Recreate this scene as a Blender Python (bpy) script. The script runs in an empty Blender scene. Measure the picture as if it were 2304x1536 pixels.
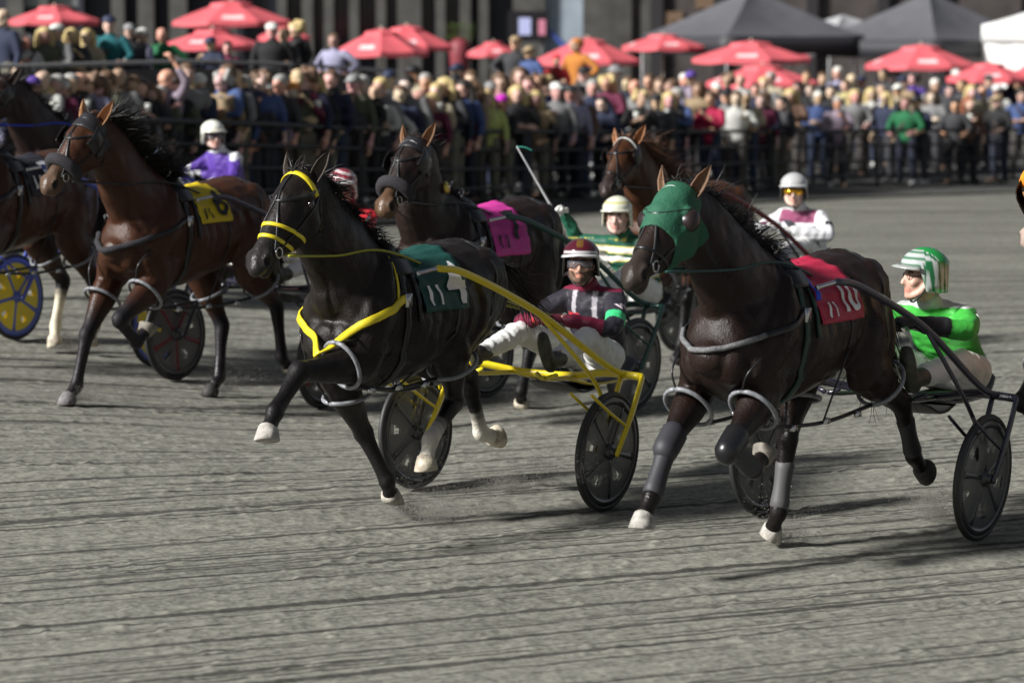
import bpy, bmesh, math, random
import numpy as np
from mathutils import Vector, Matrix
from mathutils.bvhtree import BVHTree
from mathutils.kdtree import KDTree
random.seed(7)
R = math.radians
V = Vector
scene = bpy.context.scene
# ------------------------------------------------------------------ camera
CH = 2.77
FPX = 6000.0
PITCH = math.atan(684 / FPX)
cam_d = bpy.data.cameras.new('camera')
cam = bpy.data.objects.new('camera', cam_d)
scene.collection.objects.link(cam)
cam.location = (0, 0, CH)
cam.rotation_euler = (math.pi / 2 - PITCH, 0, 0)
cam_d.sensor_width = 36
cam_d.lens = 36 * FPX / 2304
cam_d.clip_start = 0.5
cam_d.clip_end = 1000
cam_d.dof.use_dof = True
cam_d.dof.focus_distance = 15.2
cam_d.dof.aperture_fstop = 1.9
scene.camera = cam
# ------------------------------------------------------------------ floodlight and night sky
SUN_EL, SUN_AZ = R(32), R(-28)          # the light stands to the left
world = bpy.data.worlds.new('World')
scene.world = world
world.use_nodes = True
wn = world.node_tree
sky = wn.nodes.new('ShaderNodeTexSky')
sky.sky_type = 'NISHITA'
sky.sun_disc = False
sky.sun_elevation = SUN_EL
sky.sun_rotation = R(270) + SUN_AZ
bg = wn.nodes['Background']
hs = wn.nodes.new('ShaderNodeHueSaturation'); hs.inputs['Saturation'].default_value = .45; wn.links.new(sky.outputs[0], hs.inputs['Color']); wn.links.new(hs.outputs[0], bg.inputs[0])
bg.inputs[1].default_value = 0.031
sun_d = bpy.data.lights.new('floodlight', 'SUN')
sun_d.energy = 4.5
sun_d.angle = R(8.0)
sun_d.color = (1.0, 0.985, 0.96)
sun = bpy.data.objects.new('floodlight', sun_d)
scene.collection.objects.link(sun)
Ldir = V((-math.cos(SUN_AZ) * math.cos(SUN_EL), math.sin(SUN_AZ) * math.cos(SUN_EL), math.sin(SUN_EL)))
sun.rotation_euler = Ldir.to_track_quat('Z', 'Y').to_euler()
sun.location = (-20, 20, 20)
vs = scene.view_settings
vs.view_transform = 'Standard'
vs.look = 'None'
vs.gamma = 1
vs.exposure = 0.78
scene.cycles.max_bounces = 6
scene.cycles.transparent_max_bounces = 8

# ------------------------------------------------------------------ helpers
col = scene.collection
def sst(a, b, x):
    t = np.clip((x - a) / (b - a), 0, 1)
    return t * t * (3 - 2 * t)
def gz(X, Y):                                   # banked track surface
    return .32 * sst(-.8, -4.8, X) * sst(14.6, 18.6, Y) + sst(20, 36, Y) * np.interp(X, [-8, -4, -2, .3, 5.6, 10], [.38, .40, .42, .28, .0, -.12])
def ray(px, py):
    return V(((px - 1152) / FPX, math.cos(PITCH) - (py - 768) / FPX * math.sin(PITCH), -math.sin(PITCH) - (py - 768) / FPX * math.cos(PITCH)))
def at(px, py, Y):                              # a point of the photograph at the distance Y
    d = ray(px, py)
    return V((0, 0, CH)) + d * (Y / d.y)

_m = {}
def mat(name, c=(.5, .5, .5), rough=.5, metal=0., attr=False, objcol=False, noise=0., nscale=30., bump=0., bscale=80., spec=.5, alpha=1., sheen=0., coat=0.):
    if name in _m: return _m[name]
    m = bpy.data.materials.new(name); m.use_nodes = True
    nt = m.node_tree; b = nt.nodes['Principled BSDF']
    b.inputs['Base Color'].default_value = (*c, 1)
    b.inputs['Roughness'].default_value = rough
    b.inputs['Metallic'].default_value = metal
    b.inputs['Specular IOR Level'].default_value = spec
    b.inputs['Alpha'].default_value = alpha
    if sheen: b.inputs['Sheen Weight'].default_value = sheen
    if coat: b.inputs['Coat Weight'].default_value = coat
    src = None
    if attr:
        a = nt.nodes.new('ShaderNodeAttribute'); a.attribute_name = 'Col'; src = a.outputs['Color']
    elif objcol:
        a = nt.nodes.new('ShaderNodeObjectInfo'); src = a.outputs['Color']
    tc = nt.nodes.new('ShaderNodeTexCoord')
    if noise:
        n = nt.nodes.new('ShaderNodeTexNoise'); n.inputs['Scale'].default_value = nscale; n.inputs['Detail'].default_value = 5
        nt.links.new(tc.outputs['Object'], n.inputs['Vector'])
        mr = nt.nodes.new('ShaderNodeMapRange'); mr.inputs['From Min'].default_value = .3; mr.inputs['From Max'].default_value = .7
        mr.inputs['To Min'].default_value = 1 - noise; mr.inputs['To Max'].default_value = 1 + noise
        nt.links.new(n.outputs['Fac'], mr.inputs['Value'])
        mx = nt.nodes.new('ShaderNodeVectorMath'); mx.operation = 'SCALE'
        if src: nt.links.new(src, mx.inputs[0])
        else: mx.inputs[0].default_value = c
        nt.links.new(mr.outputs[0], mx.inputs['Scale']); src = mx.outputs[0]
    if src: nt.links.new(src, b.inputs['Base Color'])
    if bump:
        n2 = nt.nodes.new('ShaderNodeTexNoise'); n2.inputs['Scale'].default_value = bscale; n2.inputs['Detail'].default_value = 4
        nt.links.new(tc.outputs['Object'], n2.inputs['Vector'])
        bp = nt.nodes.new('ShaderNodeBump'); bp.inputs['Strength'].default_value = bump; bp.inputs['Distance'].default_value = .01
        nt.links.new(n2.outputs['Fac'], bp.inputs['Height']); nt.links.new(bp.outputs[0], b.inputs['Normal'])
    _m[name] = m
    return m

def tag(o, label=None, cat=None, group=None, kind=None):
    if label: o['label'] = label
    if cat: o['category'] = cat
    if group: o['group'] = group
    if kind: o['kind'] = kind
    return o
def empty(name, loc=(0, 0, 0), rz=0., label=None, cat=None, group=None):
    o = bpy.data.objects.new(name, None); col.objects.link(o)
    o.location = loc; o.rotation_euler = (0, 0, rz); o.empty_display_size = .2
    return tag(o, label, cat, group)
def link(name, me, m=None, parent=None, smooth=True):
    o = bpy.data.objects.new(name, me); col.objects.link(o)
    if m is not None and not me.materials: me.materials.append(m)
    if parent is not None: o.parent = parent
    if smooth: me.shade_smooth()
    return o
def catmull(P, k):
    P = [np.array(p, float) for p in P]
    if len(P) < 3 or k <= 1:
        return [P[0] + (P[-1] - P[0]) * i / max(1, k) for i in range(k + 1)] if len(P) == 2 and k > 1 else P
    Q = [2 * P[0] - P[1]] + P + [2 * P[-1] - P[-2]]
    out = []
    for i in range(1, len(Q) - 2):
        a, b, c, d = Q[i - 1], Q[i], Q[i + 1], Q[i + 2]
        for j in range(k):
            t = j / k
            out.append(.5 * (2 * b + (c - a) * t + (2 * a - 5 * b + 4 * c - d) * t * t + (3 * b - a - 3 * c + d) * t ** 3))
    out.append(P[-1])
    return out
class MB:
    def __init__(s): s.v = []; s.f = []; s.sv = []; s.sc = []; s.mi = []
    def sweep(s, pts, rad, side=(0, 1, 0), n=12, k=3, colors=None, cap=True, flat=False):
        """tube along pts; rad = list of r or (a along side, b across)"""
        rad = [(r, r) if isinstance(r, (int, float)) else r for r in rad]
        if len(rad) == 1: rad = rad * len(pts)
        cc = colors if colors else [(0, 0, 0)] * len(pts)
        st = [list(p) + list(r) + list(c) for p, r, c in zip(pts, rad, cc)]
        st = np.array(catmull(st, k))
        C = st[:, :3]; T = np.gradient(C, axis=0)
        if cap and not flat:
            for e in (0, -1):
                t = T[e] / (np.linalg.norm(T[e]) + 1e-9) * (-1 if e == 0 else 1)
                r = (st[e, 3] + st[e, 4]) / 2
                extra = st[e].copy(); extra[:3] += t * r * .45; extra[3:5] *= .75
                ex2 = st[e].copy(); ex2[:3] += t * r * .7; ex2[3:5] *= .35
                if e == 0: st = np.vstack([ex2, extra, st]); T = np.vstack([T[0], T[0], T])
                else: st = np.vstack([st, extra, ex2]); T = np.vstack([T, T[-1], T[-1]])
        side = np.array(side, float)
        base = len(s.v)
        ang = np.arange(n) * 2 * math.pi / n
        ps = None
        for i in range(len(st)):
            t = T[i] / (np.linalg.norm(T[i]) + 1e-9)
            sd = side - side.dot(t) * t
            if np.linalg.norm(sd) < 1e-3: sd = ps if ps is not None else np.cross(t, [0, 0, 1.0]) + 1e-6
            sd = sd / np.linalg.norm(sd); ps = sd
            u = np.cross(t, sd)
            for a in ang:
                p = st[i, :3] + sd * st[i, 3] * math.cos(a) + u * st[i, 4] * math.sin(a)
                s.v.append(tuple(p))
                if colors: s.sv.append(tuple(p)); s.sc.append(tuple(st[i, 5:8]))
        m = len(st)
        for i in range(m - 1):
            for j in range(n):
                a = base + i * n + j; b = base + i * n + (j + 1) % n
                s.f.append((a, b, b + n, a + n))
        if cap:
            s.f.append(tuple(base + j for j in reversed(range(n))))
            s.f.append(tuple(base + (m - 1) * n + j for j in range(n)))
        return s
    def tube(s, pts, r, n=6, k=1):
        d = V(pts[-1]) - V(pts[0]); sd = (0, 0, 1) if abs(d.z) < .8 * d.length else (1, 0, 0)
        return s.sweep(pts, [r], side=sd, n=n, k=k, flat=True)
    def ell(s, c, r, color=None, rot=None, n=14):
        base = len(s.v); m = n // 2 + 1
        for i in range(m + 1):
            th = math.pi * i / m
            for j in range(n):
                ph = 2 * math.pi * j / n
                p = V((r[0] * math.sin(th) * math.cos(ph), r[1] * math.sin(th) * math.sin(ph), r[2] * math.cos(th)))
                if rot is not None: p = rot @ p
                p = p + V(c)
                s.v.append(tuple(p))
                if color: s.sv.append(tuple(p)); s.sc.append(color)
        for i in range(m):
            for j in range(n):
                a = base + i * n + j; b = base + i * n + (j + 1) % n
                s.f.append((a, a + n, b + n, b))
        return s
    def box(s, c, d, rot=None, taper=1.):
        base = len(s.v); c = V(c)
        for z in (-1, 1):
            for x, y in ((-1, -1), (1, -1), (1, 1), (-1, 1)):
                k = taper if z > 0 else 1
                p = V((x * d[0] / 2 * k, y * d[1] / 2 * k, z * d[2] / 2))
                if rot is not None: p = rot @ p
                s.v.append(tuple(c + p))
        for f in ((0, 3, 2, 1), (4, 5, 6, 7), (0, 1, 5, 4), (1, 2, 6, 5), (2, 3, 7, 6), (3, 0, 4, 7)):
            s.f.append(tuple(base + i for i in f))
        return s
    def ribbon(s, pts, nrm, width, th):
        """strap of rectangular section through pts, facing the normals nrm"""
        base = len(s.v); P = [V(p) for p in pts]; n = len(P)
        for i in range(n):
            t = (P[min(n - 1, i + 1)] - P[max(0, i - 1)]).normalized(); N = V(nrm[i]).normalized()
            w = t.cross(N)
            if w.length < 1e-4: w = V((0, 1, 0))
            w.normalize()
            for a, b in ((-1, 0), (1, 0), (.8, 1), (-.8, 1)):
                s.v.append(tuple(P[i] + w * (a * width / 2) + N * (b * th)))
        for i in range(n - 1):
            for j in range(4):
                a = base + i * 4 + j; b = base + i * 4 + (j + 1) % 4
                s.f.append((a, b, b + 4, a + 4))
        s.f.append((base + 3, base + 2, base + 1, base)); e = base + (n - 1) * 4
        s.f.append((e, e + 1, e + 2, e + 3))
        return s
    def mesh(s, name='m'):
        me = bpy.data.meshes.new(name); me.from_pydata(s.v, [], s.f); me.update()
        return me
    def build(s, name, m, parent=None, smooth=True, color=None):
        me = s.mesh(name)
        o = link(name, me, m, parent, smooth)
        return o
def auto_smooth(me, ang=35):
    me.shade_smooth(); me.set_sharp_from_angle(angle=R(ang)) if hasattr(me, 'set_sharp_from_angle') else None
def solid(mb, voxel, it=6, fac=.5):
    """union of the closed pieces of mb as one continuous surface"""
    me = mb.mesh('tmp'); o = bpy.data.objects.new('tmp', me); col.objects.link(o)
    r = o.modifiers.new('r', 'REMESH'); r.mode = 'VOXEL'; r.voxel_size = voxel; r.adaptivity = 0
    if it:
        sm = o.modifiers.new('s', 'SMOOTH'); sm.factor = fac; sm.iterations = it
    dg = bpy.context.evaluated_depsgraph_get(); dg.update()
    out = bpy.data.meshes.new_from_object(o.evaluated_get(dg))
    bpy.data.objects.remove(o); bpy.data.meshes.remove(me)
    out.materials.clear()
    return out
def paint(me, mb=None, fn=None):
    """colour attribute Col from the nearest built piece and/or a function of the position"""
    n = len(me.vertices); co = np.empty(n * 3, np.float32); me.vertices.foreach_get('co', co); co = co.reshape(-1, 3)
    C = np.ones((n, 4), np.float32) * .5; C[:, 3] = 1
    if mb is not None and mb.sv:
        kd = KDTree(len(mb.sv))
        for i, p in enumerate(mb.sv): kd.insert(p, i)
        kd.balance(); sc = np.array(mb.sc)
        for i in range(n):
            r = kd.find_n(co[i], 3)
            w = np.array([1 / (x[2] + .004) for x in r]); idx = [x[1] for x in r]
            C[i, :3] = (sc[idx] * w[:, None]).sum(0) / w.sum()
    if fn is not None: C[:, :3] = fn(co, C[:, :3])
    a = me.color_attributes.new('Col', 'FLOAT_COLOR', 'POINT'); a.data.foreach_set('color', C.ravel())
    return me
def text_mesh(txt, size=1., ext=0.):
    cu = bpy.data.curves.new('t', 'FONT'); cu.body = txt; cu.size = size; cu.extrude = ext; cu.offset = size * .018; cu.align_x = 'CENTER'; cu.align_y = 'CENTER'
    o = bpy.data.objects.new('t', cu); col.objects.link(o)
    dg = bpy.context.evaluated_depsgraph_get(); dg.update()
    me = bpy.data.meshes.new_from_object(o.evaluated_get(dg)); bpy.data.objects.remove(o)
    me.materials.clear()
    return me

# value noise for the track surface
def vnoise(x, y, seed=0):
    xi = np.floor(x).astype(np.int64); yi = np.floor(y).astype(np.int64); xf = x - xi; yf = y - yi
    def h(a, b):
        n = (a * 374761393 + b * 668265263 + seed * 974634777) & 0x7fffffff
        n = ((n ^ (n >> 13)) * 1274126177) & 0x7fffffff
        return ((n ^ (n >> 16)) & 0xffff) / 65535.
    u = xf * xf * (3 - 2 * xf); v = yf * yf * (3 - 2 * yf)
    return (h(xi, yi) * (1 - u) + h(xi + 1, yi) * u) * (1 - v) + (h(xi, yi + 1) * (1 - u) + h(xi + 1, yi + 1) * u) * v

# ------------------------------------------------------------------ track
GA = R(23)
def rail_Y(X):
    return np.interp(X, [-12, -6.2, -4.1, -2.1, .33, 2.2, 5.6, 10.3, 16, 30], [26, 29.5, 32, 35.3, 40.2, 43, 48.5, 53, 57, 62])
def ground_mat():
    m = bpy.data.materials.new('limestone_dirt'); m.use_nodes = True; nt = m.node_tree; b = nt.nodes['Principled BSDF']
    b.inputs['Roughness'].default_value = .92; b.inputs['Specular IOR Level'].default_value = .25
    tc = nt.nodes.new('ShaderNodeTexCoord')
    mp = nt.nodes.new('ShaderNodeMapping'); mp.inputs['Rotation'].default_value = (0, 0, -GA); nt.links.new(tc.outputs['Object'], mp.inputs[0])
    def stretched(sx, sy, det=4):
        q = nt.nodes.new('ShaderNodeMapping'); q.inputs['Scale'].default_value = (sx, sy, 1); nt.links.new(mp.outputs[0], q.inputs[0])
        n = nt.nodes.new('ShaderNodeTexNoise'); n.inputs['Scale'].default_value = 1; n.inputs['Detail'].default_value = det; nt.links.new(q.outputs[0], n.inputs['Vector']); return n
    n1 = stretched(.35, 6); n2 = stretched(1.5, 14, 5); n3 = stretched(11, 14, 6); n4 = stretched(.3, .5, 4); n5 = stretched(30, 30, 4)
    cr = nt.nodes.new('ShaderNodeValToRGB')
    e = cr.color_ramp.elements; e[0].position = .41; e[0].color = (.095, .094, .080, 1); e[1].position = .57; e[1].color = (.242, .238, .200, 1)
    def add(a, b2, w):
        x = nt.nodes.new('ShaderNodeMath'); x.operation = 'MULTIPLY_ADD'; nt.links.new(b2, x.inputs[0]); x.inputs[1].default_value = w
        if isinstance(a, float): x.inputs[2].default_value = a
        else: nt.links.new(a, x.inputs[2])
        return x.outputs[0]
    s = add(0., n1.outputs[0], .06); s = add(s, n2.outputs[0], .22); s = add(s, n3.outputs[0], .30); s = add(s, n4.outputs[0], .10); s = add(s, n5.outputs[0], .32)
    def lines(sx, sy, wid, ph):
        n = stretched(sx, sy, 1.5); n.inputs['Roughness'].default_value = .3
        a = nt.nodes.new('ShaderNodeMath'); a.operation = 'SUBTRACT'; nt.links.new(n.outputs[0], a.inputs[0]); a.inputs[1].default_value = ph
        c = nt.nodes.new('ShaderNodeMath'); c.operation = 'ABSOLUTE'; nt.links.new(a.outputs[0], c.inputs[0])
        m_ = nt.nodes.new('ShaderNodeMapRange'); m_.inputs['From Min'].default_value = 0; m_.inputs['From Max'].default_value = wid; m_.inputs['To Min'].default_value = .0; m_.inputs['To Max'].default_value = 1; nt.links.new(c.outputs[0], m_.inputs['Value'])
        return m_.outputs[0]
    def thin(sy, lo, hi, off, mx, my):
        q_ = nt.nodes.new('ShaderNodeMapping'); q_.inputs['Scale'].default_value = (.014, sy, 1); q_.inputs['Location'].default_value = (0, off, off); nt.links.new(mp.outputs[0], q_.inputs[0])
        n = nt.nodes.new('ShaderNodeTexNoise'); n.inputs['Scale'].default_value = 1; n.inputs['Detail'].default_value = 1; nt.links.new(q_.outputs[0], n.inputs['Vector'])
        k = stretched(mx, my, 3)
        sm = nt.nodes.new('ShaderNodeMath'); sm.operation = 'MULTIPLY_ADD'; nt.links.new(k.outputs[0], sm.inputs[0]); sm.inputs[1].default_value = .22; nt.links.new(n.outputs[0], sm.inputs[2])
        m_ = nt.nodes.new('ShaderNodeMapRange'); m_.interpolation_type = 'SMOOTHSTEP'; m_.inputs['From Min'].default_value = lo + .11; m_.inputs['From Max'].default_value = hi + .11; nt.links.new(sm.outputs[0], m_.inputs['Value']); return m_.outputs[0]
    l1 = thin(8, .34, .39, 3.1, .4, 4); l2 = thin(19, .34, .41, 8.7, .7, 8)
    mu = nt.nodes.new('ShaderNodeMath'); mu.operation = 'MULTIPLY'; nt.links.new(l1, mu.inputs[0]); nt.links.new(l2, mu.inputs[1])
    br = nt.nodes.new('ShaderNodeMapRange'); br.inputs['To Min'].default_value = .32; nt.links.new(mu.outputs[0], br.inputs['Value'])  # groove shade painted into the colour as thin dark lines
    fin = nt.nodes.new('ShaderNodeVectorMath'); fin.operation = 'SCALE'; nt.links.new(cr.outputs[0], fin.inputs[0]); nt.links.new(br.outputs[0], fin.inputs['Scale'])
    nt.links.new(s, cr.inputs[0]); nt.links.new(fin.outputs[0], b.inputs['Base Color'])
    bp = nt.nodes.new('ShaderNodeBump'); bp.inputs['Strength'].default_value = .45; bp.inputs['Distance'].default_value = .012
    s2 = add(0., n2.outputs[0], .5); s2 = add(s2, n3.outputs[0], .5); s2 = add(s2, mu.outputs[0], .5); s2 = add(s2, n5.outputs[0], .3); nt.links.new(s2, bp.inputs['Height']); nt.links.new(bp.outputs[0], b.inputs['Normal'])
    return m
def height(X, Y):
    p = X * math.cos(GA) + Y * math.sin(GA); q = -X * math.sin(GA) + Y * math.cos(GA)
    w = q + .02 * vnoise(p * .3, q * .4, 9)
    g1 = vnoise(p * .18, w * 7, 1); g2 = vnoise(p * .5, w * 12, 2); c1 = vnoise(p * 7, q * 14, 3); c2 = vnoise(p * 14, q * 22, 4); c3 = vnoise(p * 3, q * 4, 5)
    groove = -np.clip(np.abs(g1 - .5) * -5 + 1, 0, 1) * .006
    clod = np.clip(c2 - .62, 0, 1) * .032 * np.clip(c3 * 1.8 - .5, 0, 1)
    return groove + (g2 - .5) * .004 + (c1 - .5) * .004 + (c2 - .5) * .006 + clod
def make_track():
    NU, NV = 950, 900
    u = np.concatenate([[-6, -2, -.9, -.5], np.linspace(-.30, .30, NU - 8), [.5, .9, 2, 6]])
    Yv = np.concatenate([[-40, -10, 5, 8, 9.5], 10.2 * (60 / 10.2) ** (np.linspace(0, 1, NV - 9)), [70, 110, 220, 600]])
    Yg, Ug = np.meshgrid(Yv, u, indexing='ij'); X = np.maximum(Yg, 10.2) * Ug
    fade = 1 - sst(20, 34, Yg) * .8
    Z = gz(X, Yg) + height(X, Yg) * fade
    co = np.stack([X, Yg, Z], -1).reshape(-1, 3)
    i = np.arange(NV - 1)[:, None] * NU + np.arange(NU - 1)[None, :]
    F = np.stack([i, i + 1, i + NU + 1, i + NU], -1).reshape(-1, 4)
    me = bpy.data.meshes.new('track'); me.vertices.add(len(co)); me.vertices.foreach_set('co', co.ravel())
    me.loops.add(F.size); me.loops.foreach_set('vertex_index', F.ravel().astype(np.int32))
    me.polygons.add(len(F)); me.polygons.foreach_set('loop_start', (np.arange(len(F)) * 4).astype(np.int32)); me.polygons.foreach_set('loop_total', np.full(len(F), 4, np.int32))
    me.update(calc_edges=True); me.validate()
    gm = ground_mat()
    o = link('track', me, gm); tag(o, kind='structure')
make_track()
# ------------------------------------------------------------------ horses
RIG = {
 'B': (-0.831, 14.698, 0.603, -1.437, 1.046), 'C': (1.276, 13.887, 0.614, -1.305, 1.049),
 'A': (-2.571, 19.165, 0.550, -1.086, 1.044), 'D': (-0.461, 18.996, 0.653, -1.331, 1.041),
 'E': (1.246, 21.766, 0.612, -1.370, 1.016), 'H': (-4.010, 20.350, 0.485, -1.200, 1.040),
 'G': (-4.215, 24.670, 0.618, -1.368, 1.040), 'I': (3.354, 15.410, 0.610, -1.370, 1.040)}
POSE = {
 'B': {'FL': [(0.218, 0.152, 0.968), (0.646, 0.094, 0.954), (0.863, 0.111, 0.775), (0.966, 0.142, 0.677)],
  'FR': [(0.029, -0.134, 0.84), (-0.233, -0.174, 0.509), (-0.332, -0.091, 0.244), (-0.421, -0.132, 0.132)],
  'HL': [(-0.58, 0.163, 1.026), (-0.771, 0.047, 0.647), (-0.451, 0.115, 0.471), (-0.376, 0.134, 0.347)],
  'HR': [(-0.761, -0.16, 0.918), (-1.166, -0.135, 0.707), (-1.322, -0.163, 0.384), (-1.459, -0.154, 0.335)],
  'HD': [(0.547, 0.022, 1.956), (0.925, 0.062, 1.545)]},
 'C': {'FR': [(0.208, -0.213, 0.888), (0.562, -0.161, 0.664), (0.728, -0.149, 0.43), (0.833, -0.14, 0.319)],
  'FL': [(0.159, 0.137, 0.893), (0.515, 0.163, 0.678), (0.271, 0.154, 0.535), (0.133, 0.139, 0.595)],
  'HR': [(-0.782, -0.178, 0.896), (-0.485, -0.077, 0.577), (-0.414, -0.09, 0.193), (-0.457, -0.161, 0.074)],
  'HL': [(-0.797, 0.197, 0.942), (-1.197, 0.213, 0.69), (-1.423, 0.174, 0.387), (-1.532, 0.189, 0.275)],
  'HD': [(0.667, -0.057, 1.922), (1.084, -0.033, 1.549)]},
 'A': {'FR': [(0.257, -0.199, 0.849), (0.541, -0.164, 0.519), (0.648, -0.171, 0.185), (0.775, -0.155, 0.095)],
  'FL': [(0.195, 0.159, 0.86), (0.564, 0.143, 0.642), (0.353, 0.113, 0.468), (0.231, 0.119, 0.555)],
  'HR': [(-0.724, -0.183, 0.89), (-0.872, -0.104, 0.462), (-0.773, -0.056, 0.10), (-0.70, -0.06, 0.035)],
  'HL': [(-0.8, 0.207, 0.9), (-1.156, 0.175, 0.597), (-1.227, 0.169, 0.208), (-1.342, 0.161, 0.104)],
  'HD': [(0.648, -0.019, 1.993), (1.02, -0.06, 1.575)]},
 'D': {'FR': [(0.117, -0.177, 0.872), (0.272, -0.163, 0.494), (0.417, -0.083, 0.273), (0.368, -0.161, 0.161)],
  'FL': [(0.094, 0.15, 0.869), (0.435, 0.2, 0.658), (0.196, 0.166, 0.513), (0.055, 0.132, 0.558)],
  'HR': [(-0.838, -0.166, 0.86), (-1.121, -0.129, 0.42), (-0.891, -0.04, 0.137), (-0.955, -0.09, 0.044)],
  'HL': [(-0.798, 0.186, 0.88), (-1.141, 0.12, 0.53), (-0.945, 0.2, 0.311), (-1.078, 0.19, 0.237)],
  'HD': [(0.457, 0.069, 1.971), (0.834, 0.136, 1.564)]},
 'H': {'HR': [(-0.783, -0.174, 0.886), (-1.066, -0.132, 0.514), (-0.967, -0.14, 0.167), (-0.885, -0.091, 0.053)],
  'HL': [(-0.735, 0.19, 0.902), (-0.987, 0.228, 0.512), (-1.105, 0.136, 0.179), (-1.029, 0.133, 0.04)],
  'HD': [(0.6, 0.0, 1.93), (1.0, 0.0, 1.56)]},
 'E': {'HD': [(0.58, -0.006, 1.917), (1.004, 0.093, 1.566)]},
 'G': {'HD': [(0.62, 0.0, 1.93), (1.02, 0.0, 1.57)]},
 'I': {'HD': [(0.579, -0.004, 1.949), (1.04, 0.10, 1.62)]},
}
for k in POSE:                                   # horses whose legs are mostly hidden take a pacing stride of another
    for leg in ('FL', 'FR', 'HL', 'HR'):
        if leg not in POSE[k] and k == 'I' and leg[0] == 'F': POSE[k][leg] = [(a_, b_ if leg == 'FL' else -b_, c_) for a_, b_, c_ in POSE['C']['FL']]
        if leg not in POSE[k]: POSE[k][leg] = POSE['A' if k in 'GI' else 'C'][leg]
        if k == 'H' and leg[0] == 'F': POSE[k][leg] = POSE['A'][leg]

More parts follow.
